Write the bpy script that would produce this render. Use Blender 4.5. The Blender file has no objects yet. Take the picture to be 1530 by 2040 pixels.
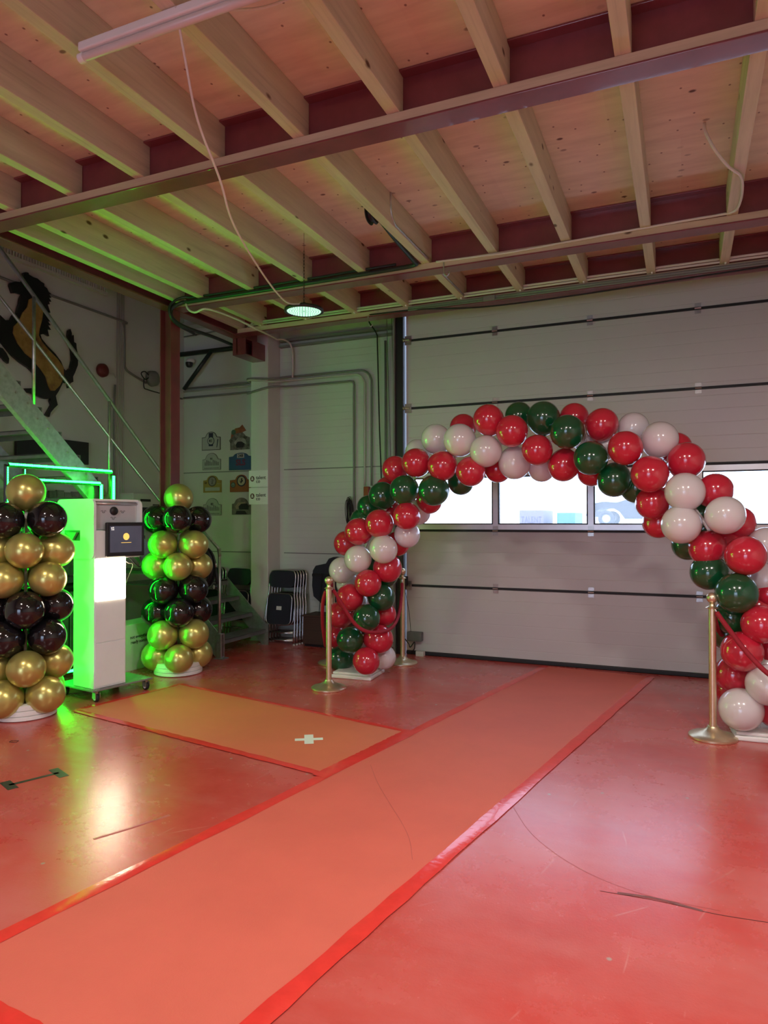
import bpy, bmesh, math, random
from mathutils import Vector, Matrix
random.seed(7)
C = bpy.context.scene.collection
SC = bpy.context.scene
R = math.radians
# ---------------------------------------------------------------- camera
cam_data = bpy.data.cameras.new('camera')
cam_data.sensor_fit = 'VERTICAL'; cam_data.sensor_height = 36.0
cam_data.lens = 1376.0 / 2040.0 * 36.0
cam_data.clip_start = 0.05; cam_data.clip_end = 200
cam = bpy.data.objects.new('camera', cam_data); C.objects.link(cam)
YAW, PITCH, ROLL = 0.40855, 0.010718, -0.00145
fw = Vector((-math.sin(YAW)*math.cos(PITCH), math.cos(YAW)*math.cos(PITCH), math.sin(PITCH)))
rt = Vector((math.cos(YAW), math.sin(YAW), 0)); up = rt.cross(fw)
rt2 = math.cos(ROLL)*rt + math.sin(ROLL)*up; up2 = -math.sin(ROLL)*rt + math.cos(ROLL)*up
M = Matrix((rt2, up2, -fw)).transposed().to_4x4(); M.translation = Vector((0, 0, 1.5))
cam.matrix_world = M
SC.camera = cam
# ---------------------------------------------------------------- exposure, world, lamps
SC.view_settings.view_transform = 'Standard'; SC.view_settings.look = 'None'
SC.view_settings.exposure = 0.22; SC.view_settings.gamma = 1.0
SC.view_settings.use_curve_mapping = False
WORLD = 5.0
w = bpy.data.worlds.new('overcast_sky'); SC.world = w; w.use_nodes = True
bg = w.node_tree.nodes['Background']; bg.inputs[0].default_value = (0.58, 0.73, 1.0, 1); bg.inputs[1].default_value = WORLD
def lamp(name, kind, loc, energy, color, size=0.3, rot=(0, 0, 0), size_y=None, spread=None):
    l = bpy.data.lights.new(name, kind); l.energy = energy; l.color = color
    if kind == 'AREA':
        l.shape = 'RECTANGLE' if size_y else 'DISK'; l.size = size
        if size_y: l.size_y = size_y
        if spread: l.spread = spread
    o = bpy.data.objects.new(name, l); C.objects.link(o); o.location = loc; o.rotation_euler = rot
    return o
# the hall's other ceiling lamps hang just above and behind the picture's upper edge
lamp('hall_lamp', 'AREA', (-0.6, 1.9, 3.40), 48, (1.0, 0.90, 0.80), 0.30)
lamp('hall_lamp', 'AREA', (1.25, 1.9, 3.40), 64, (1.0, 0.90, 0.84), 0.30)
lamp('hall_lamp', 'AREA', (-3.2, 1.2, 3.40), 36, (1.0, 0.88, 0.78), 0.30)
lamp('hall_lamp', 'AREA', (-0.8, -2.4, 3.40), 45, (1.0, 0.90, 0.82), 0.30)
# ---------------------------------------------------------------- node helpers
def new_mat(name):
    m = bpy.data.materials.new(name); m.use_nodes = True
    nt = m.node_tree; return m, nt, nt.nodes['Principled BSDF']
def node(nt, t, **kw):
    n = nt.nodes.new(t)
    for k, v in kw.items():
        if k in n.inputs: n.inputs[k].default_value = v
        else: setattr(n, k, v)
    return n
def pos_map(nt, scale=(1, 1, 1), rot=(0, 0, 0)):
    g = node(nt, 'ShaderNodeNewGeometry'); mp = node(nt, 'ShaderNodeMapping')
    mp.inputs['Scale'].default_value = scale; mp.inputs['Rotation'].default_value = rot
    nt.links.new(g.outputs['Position'], mp.inputs['Vector']); return mp.outputs[0]
def ramp(nt, fac, stops):
    r = node(nt, 'ShaderNodeValToRGB'); e = r.color_ramp.elements
    while len(e) < len(stops): e.new(0.5)
    for el, (p, c) in zip(e, stops): el.position = p; el.color = (*c, 1) if len(c) == 3 else c
    nt.links.new(fac, r.inputs[0]); return r.outputs[0]
def mixc(nt, fac, a, b, blend='MIX'):
    m = node(nt, 'ShaderNodeMix', data_type='RGBA', blend_type=blend)
    for i, v in ((0, fac), (6, a), (7, b)):
        if isinstance(v, (int, float)): m.inputs[i].default_value = v
        elif isinstance(v, tuple): m.inputs[i].default_value = (*v, 1)
        else: nt.links.new(v, m.inputs[i])
    return m.outputs[2]
def noise(nt, vec, scale, detail=4, rough=0.6):
    n = node(nt, 'ShaderNodeTexNoise'); n.inputs['Scale'].default_value = scale
    n.inputs['Detail'].default_value = detail; n.inputs['Roughness'].default_value = rough
    if vec is not None: nt.links.new(vec, n.inputs['Vector'])
    return n.outputs['Fac']
def bump(nt, b, h, strength=0.2, dist=0.01):
    n = node(nt, 'ShaderNodeBump'); n.inputs['Strength'].default_value = strength; n.inputs['Distance'].default_value = dist
    nt.links.new(h, n.inputs['Height']); nt.links.new(n.outputs[0], b.inputs['Normal'])
def simple(name, col, rough=0.5, metal=0.0, var=0.12, nscale=6.0, coat=0.0, spec=0.5, bmp=0.0, bscale=60):
    m, nt, b = new_mat(name)
    v = pos_map(nt)
    if var:
        f = noise(nt, v, nscale)
        c = ramp(nt, f, [(0.3, tuple(max(0, x*(1-var)) for x in col)), (0.7, tuple(min(1, x*(1+var)) for x in col))])
        nt.links.new(c, b.inputs['Base Color'])
    else: b.inputs['Base Color'].default_value = (*col, 1)
    b.inputs['Roughness'].default_value = rough; b.inputs['Metallic'].default_value = metal
    b.inputs['Coat Weight'].default_value = coat; b.inputs['Specular IOR Level'].default_value = spec
    if bmp: bump(nt, b, noise(nt, v, bscale, 2), bmp, 0.004)
    return m
def emit(name, col, strength):
    m, nt, b = new_mat(name); b.inputs['Base Color'].default_value = (*[min(1, c) for c in col], 1)
    b.inputs['Emission Color'].default_value = (*col, 1); b.inputs['Emission Strength'].default_value = strength
    b.inputs['Roughness'].default_value = 0.5
    return m
# ---------------------------------------------------------------- materials
def wood_mat(name, c1, c2, axis, scale=1.0, rough=0.6, knots=True):
    m, nt, b = new_mat(name)
    s = [9.0, 9.0, 9.0]; s[axis] = 0.8
    v = pos_map(nt, tuple(x*scale for x in s))
    f = noise(nt, v, 1.6, 6, 0.65)
    c = ramp(nt, f, [(0.25, c1), (0.5, tuple((a+d)/2 for a, d in zip(c1, c2))), (0.75, c2)])
    s2 = [40.0, 40.0, 40.0]; s2[axis] = 1.2
    f2 = noise(nt, pos_map(nt, tuple(s2)), 1.0, 3)
    c = mixc(nt, ramp(nt, f2, [(0.55, (0, 0, 0)), (0.75, (0.35, 0.35, 0.35))]), c, tuple(x*0.55 for x in c1))
    if knots:
        vo = node(nt, 'ShaderNodeTexVoronoi'); vo.inputs['Scale'].default_value = 1.0
        s3 = [5.0, 5.0, 5.0]; s3[axis] = 2.6
        nt.links.new(pos_map(nt, tuple(s3)), vo.inputs['Vector'])
        k = ramp(nt, vo.outputs['Distance'], [(0.05, (1, 1, 1)), (0.10, (0, 0, 0))])
        c = mixc(nt, k, c, (0.10, 0.05, 0.025))
    nt.links.new(c, b.inputs['Base Color']); b.inputs['Roughness'].default_value = rough
    bump(nt, b, f2, 0.08, 0.003)
    return m
M_joist = wood_mat('pine_joist', (0.50, 0.42, 0.31), (0.68, 0.59, 0.45), 1)
M_packer = wood_mat('pine_packer', (0.46, 0.35, 0.23), (0.62, 0.49, 0.34), 0)
def ply_mat():
    m, nt, b = new_mat('plywood_deck')
    v = pos_map(nt, (1.2, 7.0, 1))
    f = noise(nt, v, 1.7, 6, 0.6)
    c = ramp(nt, f, [(0.3, (0.62, 0.53, 0.36)), (0.55, (0.75, 0.66, 0.46)), (0.75, (0.83, 0.75, 0.53))])
    # veneer strips of different tone
    br = node(nt, 'ShaderNodeTexBrick'); br.inputs['Scale'].default_value = 1.0
    br.inputs['Brick Width'].default_value = 2.4; br.inputs['Row Height'].default_value = 0.41; br.inputs['Mortar Size'].default_value = 0.0
    br.inputs['Color1'].default_value = (0, 0, 0, 1); br.inputs['Color2'].default_value = (1, 1, 1, 1)
    nt.links.new(pos_map(nt, (1, 1, 0), (0, 0, R(90))), br.inputs['Vector'])
    c = mixc(nt, 0.16, c, mixc(nt, br.outputs['Color'], (0.64, 0.46, 0.34), (0.86, 0.78, 0.58)))
    vo = node(nt, 'ShaderNodeTexVoronoi', voronoi_dimensions='2D'); vo.inputs['Scale'].default_value = 2.2
    nt.links.new(pos_map(nt, (1.0, 1.5, 1)), vo.inputs['Vector'])
    k = ramp(nt, vo.outputs['Distance'], [(0.030, (1, 1, 1)), (0.055, (0, 0, 0))])
    k2 = ramp(nt, noise(nt, pos_map(nt), 1.1, 2), [(0.45, (0.15, 0.15, 0.15)), (0.6, (1, 1, 1))])
    k = mixc(nt, 1.0, k, k2, 'MULTIPLY')
    c = mixc(nt, k, c, (0.11, 0.05, 0.03))
    vo2 = node(nt, 'ShaderNodeTexVoronoi', voronoi_dimensions='2D'); vo2.inputs['Scale'].default_value = 1.0; vo2.inputs['Randomness'].default_value = 0.85
    nt.links.new(pos_map(nt, (5.0, 4.2, 0), (0, 0, R(12))), vo2.inputs['Vector'])
    c = mixc(nt, ramp(nt, vo2.outputs['Distance'], [(0.022, (0.85, 0.85, 0.85)), (0.042, (0, 0, 0))]), c, (0.16, 0.08, 0.05))
    nt.links.new(c, b.inputs['Base Color']); b.inputs['Roughness'].default_value = 0.6
    return m
M_ply = ply_mat()
M_steel = simple('red_oxide_steel', (0.19, 0.038, 0.046), 0.30, 0, 0.18, 5, coat=0.5, spec=0.6)
def floor_mat():
    m, nt, b = new_mat('red_floor_coating')
    p = pos_map(nt)
    f = noise(nt, p, 0.9, 8, 0.7)
    c = ramp(nt, f, [(0.34, (0.45, 0.042, 0.032)), (0.5, (0.53, 0.064, 0.050)), (0.66, (0.58, 0.115, 0.100))])
    f2 = noise(nt, pos_map(nt, (1.0, 2.2, 1), (0, 0, R(-32))), 1.0, 6, 0.6)
    c = mixc(nt, ramp(nt, f2, [(0.40, (0, 0, 0)), (0.70, (0.45, 0.45, 0.45))]), c, (0.58, 0.20, 0.18))
    # thin pale scratches
    for ang, sc in ((35, 1.1), (-50, 0.8), (8, 1.4)):
        wv = node(nt, 'ShaderNodeTexWave'); wv.inputs['Scale'].default_value = sc; wv.inputs['Distortion'].default_value = 9
        wv.inputs['Detail'].default_value = 1.5; wv.inputs['Detail Scale'].default_value = 0.5
        nt.links.new(pos_map(nt, (1, 1, 1), (0, 0, R(ang))), wv.inputs['Vector'])
        s = ramp(nt, wv.outputs['Fac'], [(0.9993, (0, 0, 0)), (1.0, (0.7, 0.7, 0.7))])
        k = ramp(nt, noise(nt, pos_map(nt), 1.3 + sc, 3), [(0.58, (0, 0, 0)), (0.68, (0.35, 0.35, 0.35))])
        c = mixc(nt, mixc(nt, 1.0, s, k, 'MULTIPLY'), c, (0.80, 0.45, 0.40))
    # small chips
    vo = node(nt, 'ShaderNodeTexVoronoi', voronoi_dimensions='2D'); vo.inputs['Scale'].default_value = 1.3; nt.links.new(pos_map(nt), vo.inputs['Vector'])
    c = mixc(nt, ramp(nt, vo.outputs['Distance'], [(0.008, (1, 1, 1)), (0.014, (0, 0, 0))]), c, (0.42, 0.30, 0.26))
    nt.links.new(c, b.inputs['Base Color'])
    rg = ramp(nt, f, [(0.25, (0.22, 0.22, 0.22)), (0.80, (0.33, 0.33, 0.33))])
    nt.links.new(rg, b.inputs['Roughness'])
    b.inputs['Specular IOR Level'].default_value = 0.6; b.inputs['Coat Weight'].default_value = 0.25; b.inputs['Coat Roughness'].default_value = 0.22
    bump(nt, b, noise(nt, p, 90, 3), 0.12, 0.004)
    return m
M_floor = floor_mat()
M_carpet = simple('red_runner_felt', (0.62, 0.130, 0.090), 0.62, 0, 0.05, 2.5, spec=0.35, bmp=0.25, bscale=160)
M_mat = simple('orange_red_mat', (0.62, 0.150, 0.080), 0.55, 0, 0.05, 2.0, spec=0.4, bmp=0.25, bscale=160)
M_tape = simple('red_gloss_tape', (0.70, 0.045, 0.036), 0.16, 0, 0.08, 12, bmp=0.25, bscale=26)
M_wall = simple('painted_wall', (0.61, 0.61, 0.57), 0.7, 0, 0.05, 1.2)
M_cover = simple('steel_column_grey_white', (0.60, 0.59, 0.56), 0.6, 0, 0.05, 3)
def panel_mat(name, col, rib, depth, rough=0.45, zoff=0.0, fine=0.0):
    m, nt, b = new_mat(name)
    g = node(nt, 'ShaderNodeNewGeometry'); s = node(nt, 'ShaderNodeSeparateXYZ'); nt.links.new(g.outputs['Position'], s.inputs[0])
    a = node(nt, 'ShaderNodeMath', operation='ADD'); nt.links.new(s.outputs['Z'], a.inputs[0]); a.inputs[1].default_value = zoff
    d = node(nt, 'ShaderNodeMath', operation='DIVIDE'); nt.links.new(a.outputs[0], d.inputs[0]); d.inputs[1].default_value = rib
    f = node(nt, 'ShaderNodeMath', operation='FRACT'); nt.links.new(d.outputs[0], f.inputs[0])
    h = ramp(nt, f.outputs[0], [(0.0, (0, 0, 0)), (0.03, (1, 1, 1)), (0.97, (1, 1, 1)), (1.0, (0, 0, 0))])
    c = mixc(nt, ramp(nt, noise(nt, pos_map(nt), 1.2), [(0.3, (0, 0, 0)), (0.7, (1, 1, 1))]), tuple(x*0.95 for x in col), col)
    nt.links.new(c, b.inputs['Base Color']); b.inputs['Roughness'].default_value = rough
    bump(nt, b, h, 1.0, depth)
    return m
M_door = panel_mat('door_panel_steel', (0.55, 0.54, 0.53), 0.127, 0.0012, 0.42)
M_wallpan = panel_mat('ribbed_wall_panel', (0.58, 0.62, 0.56), 0.085, 0.0016, 0.40)
M_black = simple('black_plastic', (0.012, 0.012, 0.014), 0.4, 0, 0.1)
M_rubber = simple('black_rubber', (0.010, 0.011, 0.013), 0.6, 0, 0.1)
M_alu = simple('aluminium', (0.62, 0.60, 0.60), 0.35, 0.8, 0.05)
M_galv = simple('galvanised_steel', (0.48, 0.50, 0.49), 0.38, 0.85, 0.18, 22)
M_tread = simple('grey_painted_steel', (0.16, 0.17, 0.17), 0.5, 0.3, 0.2, 8)
M_zinc = simple('zinc_hinge', (0.42, 0.40, 0.38), 0.3, 0.8, 0.1)
M_white = simple('white_plastic', (0.80, 0.80, 0.78), 0.35, 0, 0.03)
M_kiosk = simple('white_lacquer', (0.80, 0.85, 0.84), 0.30, 0, 0.02)
M_cable = simple('white_cable_sheath', (0.66, 0.62, 0.57), 0.45, 0, 0.05)
M_conduit = simple('grey_conduit', (0.20, 0.20, 0.19), 0.5, 0, 0.08)
M_lconduit = simple('pale_conduit', (0.50, 0.48, 0.45), 0.45, 0, 0.06)
M_dpipe = simple('dark_green_pipe', (0.012, 0.022, 0.022), 0.4, 0, 0.1)
M_gold = simple('brushed_brass', (0.74, 0.62, 0.43), 0.34, 0.9, 0.06, 30)
M_velvet = simple('red_velvet', (0.30, 0.005, 0.020), 0.75, 0, 0.1, 40)
M_navy = simple('navy_vinyl', (0.012, 0.015, 0.024), 0.55, 0, 0.08)
M_chrome = simple('chrome_tube', (0.60, 0.60, 0.62), 0.2, 1.0, 0.02)
M_brown = wood_mat('dark_brown_wood', (0.045, 0.022, 0.014), (0.075, 0.04, 0.025), 0, knots=False)
M_glassled = emit('lamp_led_face', (0.42, 0.80, 0.66), 0.55)
M_green = emit('green_led_strip', (0.0022, 1.0, 0.020), 78.0)
M_greenc = emit('green_led_dot', (0.006, 1.0, 0.026), 110.0)
M_panel = emit('kiosk_light_panel', (1.0, 0.80, 0.56), 17.0)
def latex(name, col, trans, rough=0.16, coat=0.25, spec=0.5, metal=0.0, mixf=None):
    m, nt, b = new_mat(name)
    b.inputs['Base Color'].default_value = (*col, 1); b.inputs['Roughness'].default_value = rough
    b.inputs['Coat Weight'].default_value = coat; b.inputs['Coat Roughness'].default_value = 0.08
    b.inputs['Metallic'].default_value = metal; b.inputs['Specular IOR Level'].default_value = spec
    if trans:
        t = node(nt, 'ShaderNodeBsdfTranslucent'); t.inputs[0].default_value = (*(mixf or col), 1)
        mx = node(nt, 'ShaderNodeMixShader'); mx.inputs[0].default_value = trans
        nt.links.new(b.outputs[0], mx.inputs[1]); nt.links.new(t.outputs[0], mx.inputs[2])
        g = node(nt, 'ShaderNodeBsdfGlossy'); g.inputs['Roughness'].default_value = 0.13
        fr = node(nt, 'ShaderNodeFresnel'); fr.inputs['IOR'].default_value = 1.5; m2 = node(nt, 'ShaderNodeMixShader')
        nt.links.new(fr.outputs[0], m2.inputs[0]); nt.links.new(mx.outputs[0], m2.inputs[1]); nt.links.new(g.outputs[0], m2.inputs[2])
        nt.links.new(m2.outputs[0], nt.nodes['Material Output'].inputs[0])
    return m
M_bal = {'R': latex('red_latex', (0.68, 0.022, 0.055), 0.20, mixf=(0.95, 0.03, 0.06)),
         'G': latex('dark_green_latex', (0.006, 0.085, 0.035), 0.26, mixf=(0.12, 0.78, 0.28)),
         'W': latex('pearl_white_latex', (0.95, 0.89, 0.90), 0.32, 0.25, 0.2, mixf=(1.0, 0.93, 0.95)),
         'K': latex('black_latex', (0.008, 0.007, 0.009), 0, 0.10, 0.4),
         'A': latex('chrome_gold_latex', (0.56, 0.50, 0.15), 0, 0.28, 0.2, metal=0.62)}
# ---------------------------------------------------------------- mesh helpers
class MB:
    def __init__(s): s.bm = bmesh.new()
    def box(s, x0, x1, y0, y1, z0, z1, bev=0.0, mat=None):
        r = bmesh.ops.create_cube(s.bm, size=1.0); vs = r['verts']
        for v in vs: v.co = Vector(((x0+x1)/2+v.co.x*(x1-x0), (y0+y1)/2+v.co.y*(y1-y0), (z0+z1)/2+v.co.z*(z1-z0)))
        if bev:
            es = list({e for v in vs for e in v.link_edges})
            rb = bmesh.ops.bevel(s.bm, geom=es, offset=bev, segments=2, affect='EDGES', profile=0.5)
            vs = list({v for f in rb['faces'] for v in f.verts} | {v for v in vs if v.is_valid})
        if mat is not None:
            for v in vs: v.co = mat @ v.co
        return s
    def tube(s, pts, r, seg=8, cap=True):
        pts = [Vector(p) for p in pts]; rings = []
        n = len(pts); ref = None
        for i, p in enumerate(pts):
            t = (pts[min(i+1, n-1)] - pts[max(i-1, 0)]).normalized()
            if ref is None: ref = Vector((0, 0, 1)) if abs(t.z) < 0.9 else Vector((1, 0, 0))
            u = (ref - t*ref.dot(t))
            if u.length < 1e-5: u = t.orthogonal()
            u.normalize(); ref = u; v = t.cross(u)
            rr = r[i] if isinstance(r, (list, tuple)) else r
            rings.append([s.bm.verts.new(p + (u*math.cos(2*math.pi*k/seg) + v*math.sin(2*math.pi*k/seg))*rr) for k in range(seg)])
        for a, b in zip(rings, rings[1:]):
            for k in range(seg): s.bm.faces.new((a[k], a[(k+1) % seg], b[(k+1) % seg], b[k]))
        if cap: s.bm.faces.new(rings[0][::-1]); s.bm.faces.new(rings[-1])
        return s
    def lathe(s, prof, seg=32, at=(0, 0, 0), mat=None):
        at = Vector(at); rings = []
        for r, z in prof:
            if r < 1e-6: rings.append([s.bm.verts.new(at + Vector((0, 0, z)))])
            else: rings.append([s.bm.verts.new(at + Vector((r*math.cos(2*math.pi*k/seg), r*math.sin(2*math.pi*k/seg), z))) for k in range(seg)])
        for a, b in zip(rings, rings[1:]):
            for k in range(seg):
                q = [a[k % len(a)], a[(k+1) % seg % len(a)], b[(k+1) % seg % len(b)], b[k % len(b)]]
                q2 = []
                for x in q:
                    if x not in q2: q2.append(x)
                if len(q2) > 2: s.bm.faces.new(q2)
        for rg in (rings[0], rings[-1]):
            if len(rg) > 2:
                try: s.bm.faces.new(rg)
                except ValueError: pass
        if mat is not None:
            for rg in rings:
                for v in rg: v.co = mat @ v.co
        return s
    def prism(s, poly, thick, place):
        """poly: 2D outline, place(u, v, w) -> point; w from 0 to thick"""
        a = [s.bm.verts.new(place(u, v, 0)) for u, v in poly]; b = [s.bm.verts.new(place(u, v, thick)) for u, v in poly]
        s.bm.faces.new(a); s.bm.faces.new(b[::-1])
        n = len(poly)
        for k in range(n): s.bm.faces.new((a[k], b[k], b[(k+1) % n], a[(k+1) % n]))
        return s
    def build(s, name, mat, parent=None, smooth=False, loc=None):
        bmesh.ops.recalc_face_normals(s.bm, faces=s.bm.faces)
        me = bpy.data.meshes.new(name); s.bm.to_mesh(me); s.bm.free()
        if smooth:
            for p in me.polygons: p.use_smooth = True
            if smooth == 'auto':
                pass
        me.materials.append(mat)
        o = bpy.data.objects.new(name, me); C.objects.link(o)
        if smooth == 'auto':
            try:
                me.set_sharp_from_angle(angle=R(40))
            except Exception: pass
        if parent: o.parent = parent
        return o
def tag(o, label=None, cat=None, group=None, kind=None):
    for k, v in (('label', label), ('category', cat), ('group', group), ('kind', kind)):
        if v: o[k] = v
    return o
def empty(name, loc=(0, 0, 0), rz=0.0):
    o = bpy.data.objects.new(name, None); C.objects.link(o); o.location = loc; o.rotation_euler = (0, 0, rz); o.empty_display_size = 0.1
    return o
def struct(o): o['kind'] = 'structure'; return o
def local(o):
    """turn world-space meshes parented to an empty into the empty's local space"""
    M = Matrix.Translation(o.location) @ o.rotation_euler.to_matrix().to_4x4(); inv = M.inverted()
    def fix(ch):
        ch.data.transform(inv)
        for g in ch.children: fix(g)
    for c in o.children: fix(c)
def smooth_path(pts, n=8):
    pts = [Vector(p) for p in pts]; out = []
    P = [pts[0]*2 - pts[1]] + pts + [pts[-1]*2 - pts[-2]]
    for i in range(1, len(P)-2):
        p0, p1, p2, p3 = P[i-1:i+3]
        for k in range(n):
            t = k/n
            out.append(0.5*((2*p1) + (p2-p0)*t + (2*p0-5*p1+4*p2-p3)*t*t + (3*p1-p0-3*p2+p3)*t**3))
    out.append(pts[-1]); return out
def text_mesh(txt, size, mat, name, parent, place, align='CENTER', depth=0.0008, bold=0.0):
    cu = bpy.data.curves.new(name, 'FONT'); cu.body = txt; cu.size = size; cu.align_x = align; cu.align_y = 'CENTER'
    cu.extrude = depth; cu.offset = bold; cu.resolution_u = 3
    o = bpy.data.objects.new(name, cu); C.objects.link(o)
    dg = bpy.context.evaluated_depsgraph_get(); me = bpy.data.meshes.new_from_object(o.evaluated_get(dg))
    bpy.data.objects.remove(o); bpy.data.curves.remove(cu)
    for v in me.vertices: v.co = place(v.co.x, v.co.y, v.co.z)
    me.materials.clear(); me.materials.append(mat)
    o = bpy.data.objects.new(name, me); C.objects.link(o); o.parent = parent
    return o

# ================================================================ SETTING
XL, YW, YD, XR, YB = -6.2, 7.5, 7.19, 3.0, -6.0
CEIL, HB, JB = 3.945, 3.65, 3.715
struct(MB().box(XL-0.3, XR+0.3, YB-0.3, YW+0.6, -0.3, 0).build('floor', M_floor))
struct(MB().box(-4.9, XR, YB, 7.16, CEIL, CEIL+0.05).build('ceiling', M_ply))
struct(MB().box(XL-0.2, XR+0.2, YB, YW+0.2, 6.2, 6.3).build('ceiling_roof', M_wall))
struct(MB().box(XL-0.2, XL, YB, YW+0.2, 0, 6.2).build('wall_left', M_wall))
struct(MB().box(XR, XR+0.2, YB, YW+0.2, 0, 6.2).build('wall_right', M_wall))
m = MB().box(XL, -4.93, YW, YW+0.2, 0, 6.2)
struct(m.build('wall_back_left', M_wall))
m = MB().box(-4.93, -2.95, YW, YW+0.2, 0, 3.70).box(-4.93, -2.95, YW+0.01, YW+0.2, 3.70, 6.2)
struct(m.build('wall_back', M_wallpan))
m = MB().box(-2.95, XR, YW, YW+0.2, 4.25, 6.2).box(2.25, XR, YW, YW+0.2, 0, 4.25)
struct(m.build('wall_back_right', M_wall))
# seams of the wall panels, recessed joints shown as thin dark beads
for i, (x0, x1) in enumerate(((XL, -4.94), (-4.62, -2.96))):
    for z in (1.08, 2.13):
        struct(MB().box(x0, x1, YW-0.004, YW+0.01, z-0.006, z+0.006).build('trim_%d' % (i+1), M_conduit))
struct(MB().box(-4.93, -4.68, 7.22, YW, 0, 6.2, 0.008).build('wall_pilaster', M_cover))
# wall behind the photographer with a wide open doorway
m = MB().box(XL, -2.6, YB-0.2, YB, 0, 6.2).box(0.4, XR, YB-0.2, YB, 0, 6.2).box(-2.6, 0.4, YB-0.2, YB, 2.6, 6.2)
struct(m.build('wall_front', M_wall))
# lintel strips above the ribbed wall field
struct(MB().box(-4.66, -3.0, 7.44, YW, 3.735, 3.765).box(-4.66, -3.0, 7.44, YW, 3.665, 3.69).build('trim_3', M_conduit))
struct(MB().box(-2.965, -2.945, 7.10, YW, 0, 4.25).build('trim_4', M_conduit))
# ---------------------------------------------------------------- overhead sectional door
door = struct(empty('door_1', (0, YD, 0)))
MX = [-1.825, -0.85, 0.14, 1.12, 2.05]
ZS = [0.03, 0.765, 1.378, 2.02, 2.74, 3.50, 4.22]
X0, X1 = -2.84, 2.2
for i in range(6):
    z0, z1 = ZS[i]+0.012, ZS[i+1]-0.012
    if i == 2: continue
    m = MB().box(X0, X1, 0, 0.045, z0, z1, 0.004)
    o = m.build('door_section', M_door); o.parent = door
m = MB()
m.box(X0, X1, 0, 0.045, 1.39, 1.445).box(X0, X1, 0, 0.045, 1.955, 2.008)
for x in [X0+0.03] + MX + [X1-0.03]: m.box(x-0.028, x+0.028, 0, 0.045, 1.445, 1.955)
wf = m.build('window_section', M_alu); wf.parent = door
m = MB()
ed = [X0+0.03] + MX + [X1-0.03]
for a, b in zip(ed, ed[1:]):
    a += 0.028; b -= 0.028
    m.box(a, b, -0.003, 0.04, 1.445, 1.457).box(a, b, -0.003, 0.04, 1.943, 1.955).box(a, a+0.012, -0.003, 0.04, 1.457, 1.943).box(b-0.012, b, -0.003, 0.04, 1.457, 1.943)
o = m.build('window_gasket', M_rubber); o.parent = wf
mg, nt, b = new_mat('hazy_acrylic')
b.inputs['Base Color'].default_value = (0.92, 0.97, 1, 1); b.inputs['Roughness'].default_value = 0.05
tr = node(nt, 'ShaderNodeBsdfTransparent'); tl = node(nt, 'ShaderNodeBsdfTranslucent'); tl.inputs[0].default_value = (0.93, 0.98, 1, 1)
mx = node(nt, 'ShaderNodeMixShader'); mx.inputs[0].default_value = 0.06; nt.links.new(tr.outputs[0], mx.inputs[1]); nt.links.new(tl.outputs[0], mx.inputs[2])
gl = node(nt, 'ShaderNodeBsdfGlossy'); gl.inputs['Roughness'].default_value = 0.05; mx2 = node(nt, 'ShaderNodeMixShader'); mx2.inputs[0].default_value = 0.05
nt.links.new(mx.outputs[0], mx2.inputs[1]); nt.links.new(gl.outputs[0], mx2.inputs[2]); nt.links.new(mx2.outputs[0], nt.nodes['Material Output'].inputs[0])
for a, b_ in zip(ed, ed[1:]):
    o = MB().box(a+0.038, b_-0.038, 0.015, 0.020, 1.455, 1.945).build('window_pane', mg); o.parent = wf
for z in ZS[1:-1]:
    o = MB().box(X0, X1, -0.006, 0.04, z-0.012, z+0.012).build('rubber_gasket', M_rubber); o.parent = door
o = MB().box(X0, X1, -0.012, 0.045, 0.0, 0.042, 0.008).build('bottom_seal', M_rubber); o.parent = door
hm = MB().box(-0.028, 0.028, -0.004, 0, 0.016, 0.05).box(-0.028, 0.028, -0.004, 0, -0.05, -0.016).tube([(-0.028, -0.012, 0), (0.028, -0.012, 0)], 0.008)
for sx in (-1, 1):
    for sz in (-1, 1): hm.box(sx*0.016-0.004, sx*0.016+0.004, -0.009, -0.004, sz*0.035-0.004, sz*0.035+0.004)
h0 = hm.build('hinge', M_zinc); h0.parent = door; first = True
for z in ZS[1:-1]:
    for x in MX:
        o = h0 if first else h0.copy()
        if not first: C.objects.link(o)
        first = False; o.parent = door; o.location = (x, -0.004, z)
ro = MB().box(-0.045, 0.03, -0.006, 0, -0.05, 0.05).tube([(-0.06, -0.03, 0.0), (0.02, -0.03, 0.0)], 0.010).tube([(-0.065, -0.03, 0.0), (-0.04, -0.03, 0.0)], 0.024, 14).box(-0.035, 0.02, -0.035, 0, -0.012, 0.012).build('roller_bracket', M_zinc)
first = True
for z in ZS[1:-1]:
    o = ro if first else ro.copy()
    if not first: C.objects.link(o)
    first = False; o.parent = door; o.location = (X0+0.035, -0.006, z)
struct(MB().box(-2.945, -2.855, 7.13, 7.33, 0, 4.25, 0.006).build('trim_5', M_black))
struct(MB().box(2.2, 2.30, 7.13, 7.33, 0, 4.25, 0.006).build('trim_6', M_black))
struct(MB().tube([(-2.965, 7.17, 0.9), (-2.965, 7.17, 4.2)], 0.012).build('trim_7', M_alu))
# floor sill strip and outdoor ground seen through the door windows
M_ground = simple('pale_paving_outside', (0.55, 0.56, 0.56), 0.8, 0, 0.05, 0.5)
struct(MB().box(-40, 40, 7.8, 70, -0.35, -0.05).build('ground_outside', M_ground))

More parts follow.
